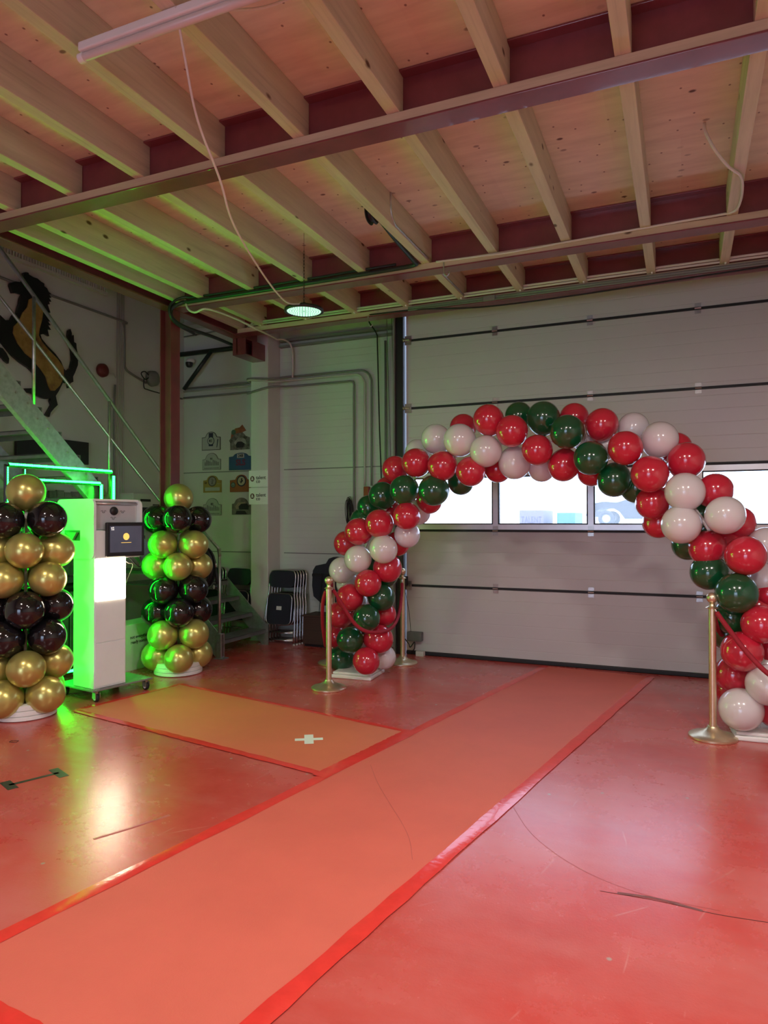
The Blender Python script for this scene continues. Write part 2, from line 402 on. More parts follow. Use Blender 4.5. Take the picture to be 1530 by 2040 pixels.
# ================================================================ STEEL FRAME AND TIMBER DECK
def ibeam_x(x0, x1, yn, w, z0, z1, name, label):
    t = empty(name, ((x0+x1)/2, yn+w/2, z0)); tag(t, label, 'beam', 'red steel beams')
    m = MB().box(x0, x1, yn, yn+w, z0, z0+0.012, 0.002).box(x0, x1, yn, yn+w, z1-0.012, z1, 0.002).box(x0, x1, yn+w/2-0.005, yn+w/2+0.005, z0+0.012, z1-0.012)
    m.build('steel_section', M_steel, t)
    MB().box(x0+0.02, x1-0.02, yn+0.004, yn+w/2-0.006, z0+0.0125, JB-0.001, 0.002).build('timber_packer', M_packer, t)
    MB().box(x0+0.02, x1-0.02, yn+w/2+0.006, yn+w-0.004, z0+0.0125, JB-0.001, 0.002).build('timber_packer', M_packer, t)
    local(t); return t
ibeam_x(-4.755, XR, 3.45, 0.14, HB, CEIL-0.002, 'steel_beam', 'long red steel ceiling beam nearest the camera, crossing the whole upper picture')
ibeam_x(-4.755, XR, 5.60, 0.14, HB, CEIL-0.002, 'steel_beam', 'red steel ceiling beam in the middle, ending at the red column')
ibeam_x(-4.755, XR, 6.655, 0.14, HB, CEIL-0.002, 'steel_beam', 'red steel ceiling beam closest to the overhead door, with white pipes on it')
t = empty('edge_beam', (-4.83, 3.0, HB)); tag(t, 'red steel edge beam running along the stair opening at far left', 'beam')
MB().box(-4.90, -4.76, -1.2, 7.2, HB, HB+0.012, 0.002).box(-4.90, -4.76, -1.2, 7.2, CEIL-0.014, CEIL-0.002).box(-4.835, -4.825, -1.2, 7.2, HB+0.012, CEIL-0.014).build('steel_section', M_steel, t)
local(t)
t = empty('steel_column', (-4.835, 5.63, 0)); tag(t, 'red steel column standing behind the right gold and black balloon tower', 'column')
m = MB().box(-4.775, -4.763, 5.56, 5.70, 0.014, HB-0.001, 0.002).box(-4.905, -4.893, 5.56, 5.70, 0.014, HB-0.001, 0.002).box(-4.893, -4.775, 5.625, 5.635, 0.014, HB-0.001)
m.build('steel_section', M_steel, t); MB().box(-4.95, -4.72, 5.52, 5.74, 0, 0.014, 0.002).build('base_plate', M_steel, t); local(t)
t = empty('wall_bracket', (-4.82, 7.0, 3.45)); tag(t, 'red steel stub bracket on top of the pale pilaster by the corner', 'bracket')
MB().box(-4.90, -4.72, 6.80, 7.218, 3.45, 3.462).box(-4.845, -4.835, 6.80, 7.218, 3.462, 3.648).box(-4.90, -4.72, 6.80, 7.218, 3.636, 3.648).box(-4.90, -4.72, 6.80, 6.812, 3.462, 3.636).box(-4.732, -4.72, 6.95, 7.218, 3.462, 3.636).build('steel_plates', M_steel, t); local(t)
ords = ['first', 'second', 'third', 'fourth', 'fifth', 'sixth', 'seventh', 'eighth', 'ninth', 'tenth', 'eleventh', 'twelfth', 'thirteenth', 'fourteenth']
bays = [(-0.6, 3.512, 'before the nearest red beam', 'near joists'), (3.528, 5.662, 'between the nearest and middle red beams', 'middle joists'), (5.678, 6.717, 'between the middle and farthest red beams', 'far joists')]
jx = [-4.668] + [-0.214 + 0.5935*k for k in range(-7, 6)]
for (y0, y1, where, grp) in bays:
    for n, xr in enumerate(jx):
        if grp == 'near joists' and xr < -4.5: continue
        m = MB().box(-0.0375, 0.0375, y0-(y0+y1)/2, y1-(y0+y1)/2, 0, CEIL-JB-0.001, 0.003)
        o = m.build('ceiling_joist', M_joist); o.location = (xr-0.0375, (y0+y1)/2, JB)
        k = n if grp == 'near joists' else n+1
        tag(o, 'pine ceiling joist %s, %s from the left' % (where, ords[k-1]), 'joist', grp)
        if grp != 'near joists' or True: o['label'] = o['label']
# ---------------------------------------------------------------- pipes, cables and lamps overhead
t = empty('disc_lamp', (-2.955, 5.115, 3.28)); tag(t, 'round flat LED lamp hanging on a chain below the joists', 'lamp')
MB().lathe([(0, 0.055), (0.05, 0.055), (0.06, 0.035), (0.13, 0.022), (0.165, 0.015), (0.168, -0.008), (0.150, -0.012), (0.148, -0.004), (0, -0.004)], 40).build('lamp_body', M_black, t, True)
face = MB()
for k in range(6):
    rr = 0.03 + 0.021*k; n = 6 + 6*k
    for j in range(n):
        a = 2*math.pi*j/n; face.lathe([(0, -0.0085), (0.0055, -0.0085), (0.0055, -0.006)], 6, (rr*math.cos(a), rr*math.sin(a), 0))
face.build('led_dots', emit('led_dot', (0.70, 1.0, 0.88), 0.85), t)
MB().lathe([(0, -0.006), (0.146, -0.006), (0.146, -0.003), (0, -0.003)], 40).build('diffuser', M_glassled, t)
cm = MB()
zc = 0.075; k = 0
while zc < CEIL-3.28-0.16:
    pts = []
    for j in range(13):
        a = 2*math.pi*j/12; u, v = 0.007*math.cos(a), 0.017*math.sin(a)
        pts.append((u, 0, zc+v) if k % 2 else (0, u, zc+v))
    cm.tube(pts, 0.0022, 5, False); zc += 0.028; k += 1
cm.tube([(0, 0, zc-0.01), (0, 0, CEIL-3.28)], 0.0015, 5)
cm.build('chain', M_black, t)
cm = MB().tube([(0.04, 0, 0.05), (0, 0, 0.075), (-0.04, 0, 0.05)], 0.004, 6); cm.build('hanging_bracket', M_black, t)
def cable(name, pts, r, mat, label, cat='cable', n=8, seg=7):
    o = MB().tube(smooth_path(pts, n), r, seg).build(name, mat, None, True); tag(o, label, cat); return o
cable('lamp_cable', [(-1.99, 2.35, 3.71), (-2.03, 2.46, 3.56), (-2.088, 2.621, 3.381), (-2.17, 2.90, 3.245), (-2.30, 3.21, 3.143), (-2.518, 3.861, 3.091), (-2.70, 4.40, 3.12), (-2.86, 4.85, 3.25), (-2.97, 5.08, 3.345)], 0.006, M_cable, 'thin white cable hanging in a long sag from strip light to disc lamp')
cable('strip_light_cable', [(-1.99, 2.37, 3.70), (-1.85, 2.42, 3.70), (-1.65, 2.52, 3.72), (-1.45, 2.58, 3.80), (-1.3, 2.60, 3.935)], 0.006, M_cable, 'short white cable curving from strip light up to the plywood')
t = empty('strip_light', (-1.9, 2.38, 3.66)); tag(t, 'long white fluorescent strip light fixed under the joists, upper left', 'lamp')
MB().box(-0.66, 0.75, -0.03, 0.03, 0.012, 0.053, 0.006).build('lamp_body', M_white, t)
MB().lathe([(0.0, -0.66), (0.018, -0.66), (0.019, -0.65), (0.019, 0.75), (0.0, 0.75)], 16, mat=Matrix.Translation((0, 0, -0.005)) @ Matrix.Rotation(R(90), 4, 'Y')).build('diffuser_tube', simple('lamp_tube_plastic', (0.62, 0.56, 0.52), 0.3, 0, 0), t, True)
MB().lathe([(0.0, 0), (0.022, 0), (0.022, 0.03), (0.0, 0.03)], 16, mat=Matrix.Translation((-0.675, 0, -0.005)) @ Matrix.Rotation(R(90), 4, 'Y')).build('end_cap', M_white, t, 'auto')
cable('ceiling_cable', [(0.134, 4.677, 3.943), (0.14, 4.66, 3.88), (0.19, 4.66, 3.76), (0.27, 4.80, 3.707), (0.345, 4.94, 3.70), (0.372, 5.10, 3.70), (0.378, 5.35, 3.704), (0.352, 5.53, 3.710), (0.25, 5.588, 3.722), (0.08, 5.592, 3.722), (-0.234, 5.592, 3.716), (-0.866, 5.592, 3.70), (-1.27, 5.592, 3.69), (-1.70, 5.592, 3.70), (-1.93, 5.592, 3.706)], 0.0095, M_cable, 'thick white cable from the plywood, curving down onto the middle beam')
for k, (dy, dz) in enumerate(((0, 0), (-0.004, 0.024))):
    o = MB().tube([(-4.50, 6.635+dy, 3.728+dz), (XR-0.05, 6.635+dy, 3.728+dz)], 0.011, 8).build('ceiling_conduit', M_cable, None, True)
    tag(o, '%s white pipe of the pair clipped along the farthest red beam' % ('lower' if k == 0 else 'upper'), 'pipe', 'white pipes')
    cable('loose_conduit', [(-4.50, 6.635+dy, 3.728+dz), (-4.62, 6.70, 3.70+dz), (-4.80, 6.86, 3.69+dz*1.5), (-5.0, 7.0, 3.70+dz)], 0.010, M_cable, '%s loose white cable end reaching from beam to the dark pipe' % ('lower' if k == 0 else 'upper'))
cl = MB().box(-0.008, 0.008, -0.012, 0.018, -0.018, 0.045, 0.003).box(-0.008, 0.008, 0.002, 0.018, 0.04, 0.06).build('pipe_clip', M_white)
for k, xr in enumerate(jx[1:]):
    o = cl if k == 0 else cl.copy()
    if k: C.objects.link(o)
    o.location = (xr-0.03, 6.626, 3.72)
    tag(o, 'white pipe clip on the white pipe pair, %s from the left' % ords[k], 'clip', 'white pipe clips')
o = MB().tube([(-2.6, 6.648, 3.685), (XR-0.05, 6.648, 3.680)], 0.016, 8).tube([(-2.6, 6.640, 3.662), (XR-0.05, 6.640, 3.660)], 0.009, 8).build('cable_bundle', M_conduit, None, True)
tag(o, 'grey cable bundle just below the white pipes on farthest beam', 'cable')
o = MB().box(-1.80, -1.68, 6.62, 6.66, 3.655, 3.705, 0.006).build('junction_box', M_conduit); tag(o, 'small dark junction box on the grey cable bundle', 'box')
cable('black_cable', [(1.6, 6.64, 3.655), (0.2, 6.64, 3.63), (-0.9, 6.64, 3.60), (-1.8, 6.64, 3.60), (-2.5, 6.64, 3.66), (-3.1, 6.7, 3.69), (-3.36, 7.38, 3.93), (-3.394, 7.40, 3.842), (-3.297, 7.40, 3.683), (-3.284, 7.40, 3.534), (-3.26, 7.40, 2.6), (-3.235, 7.40, 1.9), (-3.22, 7.40, 1.0)], 0.008, M_rubber, 'black cable sagging along farthest beam then dropping down the ribbed wall')
# compressed-air pipe
cable('air_pipe', [(-2.09, 4.72, 3.77), (-2.10, 5.1, 3.74), (-2.10, 5.48, 3.71), (-2.12, 5.565, 3.70), (-2.4, 5.575, 3.695), (-3.4, 5.575, 3.69), (-4.45, 5.575, 3.69), (-4.62, 5.55, 3.68), (-4.70, 5.50, 3.62), (-4.71, 5.52, 3.53), (-4.735, 5.75, 3.50), (-4.85, 6.35, 3.56), (-4.96, 6.9, 3.60), (-4.98, 7.15, 3.60)], 0.019, M_dpipe, 'dark green air pipe along the middle beam, bending behind red column', 'pipe', 8, 10)
cable('air_hose', [(-2.3, 5.58, 3.735), (-3.4, 5.58, 3.73), (-4.4, 5.58, 3.73), (-4.60, 5.54, 3.73), (-4.69, 5.48, 3.66), (-4.70, 5.47, 3.56), (-4.72, 5.6, 3.49), (-4.80, 6.0, 3.49)], 0.013, M_dpipe, 'thinner dark hose lying on top of the dark green air pipe', 'hose', 8, 8)
t = empty('hose_reel', (-2.11, 4.66, 3.76)); tag(t, 'small black hose reel tucked beside a middle joist', 'reel')
MB().lathe([(0, -0.03), (0.075, -0.03), (0.085, -0.02), (0.06, -0.012), (0.06, 0.012), (0.085, 0.02), (0.075, 0.03), (0, 0.03)], 24, mat=Matrix.Translation((0.0, 0, 0.02)) @ Matrix.Rotation(R(90), 4, 'Y')).build('drum', M_black, t, 'auto')
MB().box(-0.035, 0.035, -0.02, 0.02, 0.08, 0.15).build('mount', M_black, t)
o = MB().tube(smooth_path([(-1.992, 4.733, 3.942), (-1.992, 4.74, 3.82), (-1.992, 4.80, 3.742), (-1.992, 5.0, 3.735), (-1.992, 5.56, 3.735)], 6), 0.009, 8).build('joist_conduit', M_galv, None, True)
tag(o, 'galvanised pipe running down a middle joist to the middle beam', 'pipe')
o = MB().tube([(-1.992, 5.76, 3.735), (-1.992, 6.6, 3.735)], 0.009, 8).build('joist_conduit', M_galv, None, True); tag(o, 'short galvanised pipe on a far joist beyond the middle beam', 'pipe')
def hook(loc, label):
    o = MB().tube(smooth_path([(0, 0, 0.09), (0, 0, 0.02), (0.005, 0, -0.01), (0.03, 0, -0.03), (0.05, 0, -0.01), (0.045, 0, 0.01)], 5), 0.005, 7).build('steel_hook', M_galv, None, True)
    o.location = loc; tag(o, label, 'hook', 'beam hooks')
hook((-1.86, 5.585, 3.60), 'bent steel hook hanging below the middle beam'); hook((-3.05, 6.63, 3.57), 'bent steel hook below the farthest beam, left of the door')
# branch cable past the column to the wall conduit
cable('branch_cable', [(-4.60, 5.582, 3.72), (-4.55, 5.56, 3.62), (-4.46, 5.56, 3.57), (-4.34, 5.60, 3.60), (-4.32, 6.0, 3.62), (-4.30, 6.4, 3.60), (-4.42, 6.95, 3.65), (-4.62, 7.32, 3.74), (-4.56, 7.40, 3.745), (-4.48, 7.42, 3.68), (-4.455, 7.43, 3.55), (-4.455, 7.43, 3.27)], 0.011, M_cable, 'white cable looping from the middle beam down to the wall pipes')
# ---------------------------------------------------------------- conduits on the back wall
def pipe(pts, r, mat, label, cat='pipe', n=6): return cable('wall_pipe', pts, r, mat, label, cat, n, 8)
o = MB().tube([(-6.17, 7.46, 3.262), (-5.02, 7.46, 3.262)], 0.013).build('wall_pipe', M_conduit, None, True); tag(o, 'upper grey pipe on the back wall left of the pilaster', 'pipe')
o = MB().tube([(-6.17, 7.46, 3.225), (-5.02, 7.46, 3.225)], 0.012).build('wall_pipe', M_lconduit, None, True); tag(o, 'pale middle pipe on the back wall left of the pilaster', 'pipe')
o = MB().tube([(-6.17, 7.46, 3.14), (-5.02, 7.46, 3.14)], 0.013).build('wall_pipe', M_conduit, None, True); tag(o, 'lower grey pipe on the back wall left of the pilaster', 'pipe')
pipe([(-5.02, 7.45, 3.225), (-4.96, 7.20, 3.23), (-4.80, 7.20, 3.22), (-4.64, 7.25, 3.20), (-4.50, 7.44, 3.24), (-4.30, 7.46, 3.245), (-3.72, 7.46, 3.245), (-3.56, 7.46, 3.235), (-3.49, 7.46, 3.16), (-3.48, 7.46, 3.0), (-3.48, 7.46, 1.9)], 0.013, M_lconduit, 'pale pipe crossing the pilaster and turning down the ribbed wall')
pipe([(-5.02, 7.45, 3.262), (-4.96, 7.20, 3.25), (-4.64, 7.24, 3.235), (-4.50, 7.44, 3.285), (-4.30, 7.46, 3.285), (-3.66, 7.46, 3.285), (-3.48, 7.46, 3.27), (-3.40, 7.46, 3.18), (-3.39, 7.46, 3.0), (-3.39, 7.46, 1.9)], 0.013, M_conduit, 'outermost grey pipe turning down the ribbed wall beside the pale pipe')
pipe([(-5.02, 7.45, 3.14), (-4.96, 7.20, 3.07), (-4.64, 7.22, 3.13), (-4.50, 7.44, 3.165), (-3.80, 7.46, 3.165), (-3.66, 7.46, 3.165), (-3.62, 7.46, 3.12), (-3.62, 7.46, 2.9), (-3.62, 7.46, 1.0)], 0.013, M_conduit, 'inner grey pipe with tight bend running down the ribbed wall')
o = MB().tube([(-3.20, 7.44, 0.9), (-3.20, 7.44, 3.6)], 0.014).build('wall_pipe', M_conduit, None, True); tag(o, 'straight grey vertical pipe beside the thin door chains', 'pipe')
t = empty('red_socket', (-3.44, 7.44, 1.83)); tag(t, 'red industrial plug socket hanging on the ribbed wall', 'socket')
MB().box(-0.035, 0.035, -0.03, 0.03, -0.09, 0.06, 0.01).build('housing', simple('red_plastic', (0.28, 0.01, 0.01), 0.4), t); MB().lathe([(0, 0), (0.03, 0), (0.034, -0.05), (0.0, -0.05)], 16, (0, -0.01, -0.085)).build('plug', simple('red_plug', (0.22, 0.012, 0.01), 0.45), t)
for dx, lb in ((-3.125, 'left'), (-3.065, 'right')):
    o = MB().tube([(dx, 7.3, 3.9), (dx+0.05, 7.3, 2.2), (dx+0.05, 7.3, 1.0)], 0.004, 5).build('door_chain', M_conduit, None, True); tag(o, '%s thin hoist chain of the overhead door' % lb, 'chain')
o = MB().box(-3.035, -2.985, 7.27, 7.31, 2.24, 2.44, 0.018).build('chain_holder', M_black, None, True); tag(o, 'small black chain holder beside the door frame', 'holder')
cm = MB()
for k in range(9):
    a = 0.022+0.016*random.random(); b_ = 0.15+0.05*random.random(); ox = random.uniform(-0.02, 0.02); tl_ = random.uniform(-0.12, 0.12)
    cm.tube([(-3.66+ox+a*math.cos(j*R(20))+tl_*b_*math.sin(j*R(20)), 7.45-0.006*k, 1.58+b_*math.sin(j*R(20))) for j in range(19)], 0.0045, 6, False)
o = cm.build('coiled_cable', M_rubber, None, True); tag(o, 'coiled black cable hanging on the ribbed wall left of the arch', 'cable')
# corner bracing and camera behind the red column
o = MB().tube([(-6.18, 7.40, 3.715), (-4.95, 7.40, 3.715)], 0.032, 10).build('brace_pipe', M_dpipe, None, True); tag(o, 'dark horizontal pipe high on the back wall behind red column', 'pipe')
o = MB().tube([(-6.10, 7.38, 3.24), (-5.66, 7.38, 3.70)], 0.026, 10).build('brace_pipe', M_dpipe, None, True); tag(o, 'dark diagonal brace below the horizontal pipe in the corner', 'pipe')
t = empty('security_camera', (-6.03, 7.40, 3.585)); tag(t, 'small white security camera in the corner beside red column', 'camera')
MB().lathe([(0, 0.03), (0.05, 0.03), (0.055, 0.0), (0.05, -0.02), (0, -0.02)], 20, (0, 0.03, 0.03)).build('mount', M_white, t, True)
MB().lathe([(0, -0.06), (0.03, -0.052), (0.045, -0.03), (0.05, 0.0), (0.05, 0.01), (0, 0.01)], 20, (0, 0.0, 0.0)).build('dome', M_black, t, True)
o = MB().tube([(-6.15, 7.44, 3.96), (-5.1, 7.44, 4.0)], 0.010).build('wall_pipe', M_conduit, None, True); tag(o, 'thin dark pipe near the top of the corner wall', 'pipe')
o = MB().box(-6.1, -5.4, 7.3, 7.46, 4.06, 4.10).build('cable_tray', M_alu); tag(o, 'short pale cable tray near the ceiling in the corner', 'tray')
# ---------------------------------------------------------------- left wall
t = empty('slotted_tray', (XL+0.055, 4.8, 4.12)); tag(t, 'slotted pale cable tray high on the left wall', 'tray')
m = MB().box(-0.05, 0.0, -2.0, 1.30, 0, 0.01).box(-0.012, 0, -2.0, 1.30, 0.01, 0.03).box(-0.05, 0.06, -2.0, 1.30, 0.17, 0.18)
for k in range(100): m.box(-0.008, 0.004, -2.0+k*0.033, -1.982+k*0.033, 0.03, 0.17)
m.build('tray', M_cover, t)
hz = [(XL+0.012, -1.0, 3.90), (XL+0.012, 4.75, 3.90), (XL+0.012, 6.30, 3.895), (XL+0.012, 6.385, 3.87), (XL+0.012, 6.40, 3.80), (XL+0.012, 6.405, 3.42), (XL+0.012, 6.42, 3.335), (XL+0.012, 6.50, 3.29), (XL+0.012, 6.77, 3.22)]
cable('wall_hose', hz, 0.014, M_conduit, 'dark pipe running along left wall past the horse and bending down', 'pipe')
for k in range(4):
    o = MB().tube([(XL+0.01, 6.285+0.035*k, 0.5), (XL+0.01, 6.285+0.035*k, 4.25)], 0.0055).build('wall_pipe', M_lconduit, None, True)
    tag(o, '%s of four thin pale vertical pipes on the left wall' % ('leftmost', 'second', 'third', 'rightmost')[k], 'pipe', 'pale vertical pipes')
o = MB().tube([(XL+0.03, 6.22, 0.5), (XL+0.03, 6.22, 2.9), (XL+0.03, 6.235, 3.1)], 0.012).build('wall_pipe', M_conduit, None, True); tag(o, 'dark vertical pipe left of the four pale pipes', 'pipe')
t = empty('alarm_bell', (XL+0.03, 6.045, 3.235)); tag(t, 'dark red round alarm bell on the left wall', 'bell')
MB().lathe([(0, 0.04), (0.04, 0.04), (0.075, 0.02), (0.08, -0.02), (0, -0.02)], 24, mat=Matrix.Rotation(R(90), 4, 'Y')).build('gong', simple('dark_red_enamel', (0.14, 0.012, 0.014), 0.45), t, True)
MB().tube([(0, 0.08, 0), (0, 0.17, -0.005), (0, 0.20, -0.05)], 0.007, 6).build('lead', M_lconduit, t, True)
t = empty('wall_speaker', (XL+0.05, 6.86, 3.29)); tag(t, 'dark round junction unit with tangled leads left of red column', 'speaker')
MB().lathe([(0, 0.05), (0.05, 0.05), (0.095, 0.02), (0.10, -0.04), (0, -0.04)], 24, mat=Matrix.Rotation(R(90), 4, 'Y')).build('housing', M_conduit, t, True)
MB().tube(smooth_path([(0, -0.08, 0), (0.01, -0.16, -0.04), (0, -0.22, 0.02), (0, -0.16, 0.06), (0, -0.09, 0.03)], 5), 0.007, 6).tube(smooth_path([(0, -0.17, -0.03), (0, -0.17, -0.14), (0, -0.10, -0.16), (0, 0.2, -0.17)], 5), 0.007, 6).build('lead', M_rubber, t, True)
o = MB().tube([(XL+0.012, 7.06, 3.12), (XL+0.012, 7.45, 3.13)], 0.011).build('wall_pipe', M_conduit, None, True); tag(o, 'short dark pipe between wall unit and corner behind red column', 'pipe')

# ================================================================ HORSE CUT-OUT ON THE LEFT WALL
HORSE = [ (4.827,3.842),(4.834,3.870),(4.891,3.903),(4.965,3.917),(4.986,3.983),(4.979,4.020),(5.009,4.037),(5.039,4.040),(5.046,4.023),(5.100,4.013),(5.146,4.015),(5.193,3.996),(5.232,3.988),(5.232,3.961),(5.264,3.950),(5.288,3.917),(5.321,3.906),(5.292,3.891),(5.321,3.865),(5.289,3.860),(5.321,3.824),(5.286,3.821),(5.302,3.791),(5.265,3.801),(5.309,3.704),(5.273,3.735),(5.314,3.651),(5.273,3.661),(5.314,3.610),(5.274,3.606),(5.314,3.569),(5.277,3.566),(5.319,3.522),(5.274,3.518),(5.294,3.448),(5.242,3.462),(5.187,3.439),(5.203,3.399),(5.275,3.341),(5.372,3.281),(5.447,3.214),(5.489,3.139),(5.523,3.118),(5.574,3.170),(5.600,3.260),(5.591,3.357),(5.556,3.448),(5.539,3.514),(5.547,3.573),(5.572,3.596),(5.590,3.555),(5.587,3.519),(5.616,3.540),(5.622,3.464),(5.651,3.456),(5.657,3.401),(5.678,3.320),(5.675,3.219),(5.635,3.126),(5.609,3.078),(5.613,3.022),(5.575,3.001),(5.549,2.941),(5.537,3.009),(5.507,2.989),(5.490,3.028),(5.473,2.983),(5.423,2.891),(5.382,2.829),(5.391,2.789),(5.408,2.736),(5.359,2.688),(5.318,2.641),(5.302,2.591),(5.254,2.605),(5.302,2.680),(5.326,2.724),(5.310,2.762),(5.318,2.791),(5.261,2.775),(5.198,2.779),(5.121,2.799),(5.044,2.807),(5.007,2.844),(5.105,2.863),(5.143,2.937),(5.104,3.023),(5.043,3.064),(4.954,3.098),(4.866,3.144),(4.724,3.265),(4.723,3.518),(4.779,3.482),(4.836,3.497),(4.864,3.556),(4.907,3.594),(4.936,3.693),(4.943,3.747),(4.965,3.793),(4.906,3.791),(4.856,3.776) ]
INLAY = [ (5.040,3.763),(5.101,3.807),(5.162,3.785),(5.210,3.704),(5.195,3.592),(5.164,3.490),(5.156,3.421),(5.196,3.363),(5.275,3.300),(5.389,3.230),(5.472,3.150),(5.473,3.039),(5.423,2.946),(5.358,2.880),(5.309,2.871),(5.277,2.920),(5.245,3.009),(5.181,3.078),(5.073,3.162),(4.998,3.199),(4.909,3.283),(4.858,3.374),(4.865,3.440),(4.922,3.507),(4.966,3.610),(5.018,3.677) ]
FORELEG = [ (4.697,3.202),(4.752,3.196),(4.795,3.154),(4.823,3.109),(4.817,3.059),(4.781,3.075),(4.753,3.100),(4.697,3.133) ]

t = empty('horse_wall_sign', (XL, 5.2, 2.6)); tag(t, 'large black rearing horse cut-out with painted ochre body on the left wall', 'wall art')
pl = lambda w0: (lambda u, v, w: (XL+w0+w, u, v))
MB().prism(HORSE, 0.03, pl(0.012)).prism(FORELEG, 0.03, pl(0.012)).build('silhouette', M_black, t)
mh, nt, b = new_mat('painted_horse_body')
f = noise(nt, pos_map(nt), 5.5, 5); c = ramp(nt, f, [(0.3, (0.10, 0.03, 0.03)), (0.45, (0.30, 0.16, 0.04)), (0.6, (0.42, 0.25, 0.07)), (0.72, (0.16, 0.05, 0.05)), (0.8, (0.04, 0.06, 0.05))])
nt.links.new(c, b.inputs['Base Color']); b.inputs['Roughness'].default_value = 0.5
MB().prism(INLAY, 0.012, pl(0.043)).build('painted_body', mh, t); local(t)
t = empty('wall_screen', (XL, 5.4, 2.1)); tag(t, 'flat black wall-mounted screen behind the stair stringer', 'screen')
MB().box(XL+0.02, XL+0.06, 4.9, 5.815, 2.12, 2.37, 0.004).build('screen_body', M_black, t); local(t)
# ================================================================ STAIRCASE
t = empty('steel_staircase', (-5.15, 5.5, 0)); tag(t, 'galvanised steel staircase with tube handrail climbing up to the left', 'staircase')
def stringer(x, name='stringer'):
    # flat channel following the flight, plane x
    k = -0.905; zt = lambda y: 2.80 + (y-3.95)*k
    ys = [0.6, 6.12]
    prof = [(ys[0], zt(ys[0])), (ys[1], zt(ys[1])), (ys[1], zt(ys[1])-0.27), (ys[0], zt(ys[0])-0.27)]
    m = MB().prism(prof, 0.008, lambda u, v, w: (x+w, u, v))
    for dz in (0.0, -0.262):
        m.prism([(ys[0], zt(ys[0])+dz), (ys[1], zt(ys[1])+dz), (ys[1], zt(ys[1])+dz-0.009), (ys[0], zt(ys[0])+dz-0.009)], 0.045, lambda u, v, w: (x-0.045+w, u, v))
    m.build(name, M_galv, t)
stringer(-5.15); stringer(-6.0)
bolts = MB()
for k in range(15):
    y = 5.9-k*0.212; z = 2.80+(y-3.95)*-0.905-0.10
    for dy, dz in ((0, 0.03), (0.10, -0.09)):
        bolts.lathe([(0, 0), (0.011, 0), (0.011, 0.006), (0, 0.006)], 8, mat=Matrix.Translation((-5.142, y+dy, z+dz)) @ Matrix.Rotation(R(90), 4, 'Y'))
bolts.build('bolts', M_zinc, t)
for k in range(16):   # main flight treads, rising towards the camera
    y = 5.93-k*0.212; z = 0.95+k*0.1918
    m = MB().box(-5.99, -5.16, y-0.12, y+0.13, z-0.006, z+0.003, 0.001).box(-5.99, -5.16, y+0.118, y+0.13, z-0.05, z).box(-5.99, -5.16, y-0.12, y-0.11, z-0.035, z)
    m.build('tread', M_tread, t)
MB().box(-6.05, -5.15, 6.12, 7.08, 0.755, 0.765).box(-5.165, -5.15, 6.12, 7.08, 0.70, 0.765).build('landing', M_tread, t)
for k, (x, z) in enumerate(((-4.59, 0.19), (-4.78, 0.38), (-4.97, 0.57))):
    MB().box(x-0.24, x, 6.18, 7.03, z-0.006, z+0.002, 0.001).box(x-0.012, x, 6.18, 7.03, z-0.045, z).build('tread', M_tread, t)
for y in (6.155, 7.045):
    MB().prism([(-4.56, 0.0), (-4.56, 0.26), (-4.60, 0.26), (-5.16, 0.80), (-5.16, 0.52), (-4.64, 0.0)], 0.01, lambda u, v, w: (u, y-0.005+w, v)).build('stringer', M_galv, t)
MB().box(-4.62, -4.56, 6.12, 6.19, 0.0, 0.27, 0.004).box(-4.64, -4.52, 6.10, 6.21, 0, 0.01).build('newel_foot', M_galv, t)
rail = MB()
rt_ = lambda y: 3.73 + (y-3.95)*-0.899
rail.tube([(-5.15, 0.4, rt_(0.4)), (-5.15, 6.25, rt_(6.25)), (-5.05, 6.20, 1.58), (-4.80, 6.16, 1.35), (-4.62, 6.155, 1.19), (-4.60, 6.155, 1.10)], 0.017, 10)
rail.build('handrail', M_galv, t, True)
mr = lambda y: 3.33 + (y-3.95)*-0.86
MB().tube([(-5.15, 0.4, mr(0.4)), (-5.15, 6.25, mr(6.25)), (-4.61, 6.155, 0.82)], 0.013, 10).build('middle_rail', M_galv, t, True)
for y in (2.0, 4.27, 5.13):
    MB().tube([(-5.15, y, 2.80+(y-3.95)*-0.905-0.01), (-5.15, y, rt_(y))], 0.015, 10).build('baluster', M_galv, t, True)
MB().tube([(-4.605, 6.155, 0.2), (-4.605, 6.155, 1.19)], 0.017, 10).build('newel_post', M_galv, t, True)
local(t)
t = empty('tyre_inflator', (-4.61, 6.12, 0.78)); tag(t, 'black tyre inflator with white round gauge hanging on the stair post', 'gauge')
MB().lathe([(0, 0), (0.034, 0), (0.034, 0.025), (0.028, 0.03), (0, 0.03)], 24, mat=Matrix.Translation((0.0, -0.02, 0.0)) @ Matrix.Rotation(R(-25), 4, 'Z') @ Matrix.Rotation(R(90), 4, 'X')).build('gauge_body', M_black, t, 'auto')
MB().lathe([(0, 0.0), (0.024, 0.0), (0.024, 0.002), (0, 0.002)], 24, mat=Matrix.Translation((-0.003, -0.052, 0.0)) @ Matrix.Rotation(R(-25), 4, 'Z') @ Matrix.Rotation(R(90), 4, 'X')).build('dial', M_white, t)
MB().tube([(0, 0.0, 0.02), (-0.01, 0.0, 0.13), (-0.02, 0, 0.2)], [0.012, 0.016, 0.008], 8).build('handle', M_rubber, t, True)
MB().tube([(-0.02, 0, 0.2), (-0.015, 0.0, 0.26)], 0.008, 8).build('chrome_trigger', M_chrome, t, True)
cm = MB()
for k in range(10):
    rr = 0.17+0.03*random.random(); ox, oy = random.uniform(-.02, .02), -0.02*random.random()-0.012*k
    cm.tube([(-4.79+ox+rr*0.75*math.cos(R(18*j)), 6.10+oy+0.05, 0.98+rr*1.15*math.sin(R(18*j))) for j in range(21)], 0.011, 6, False)
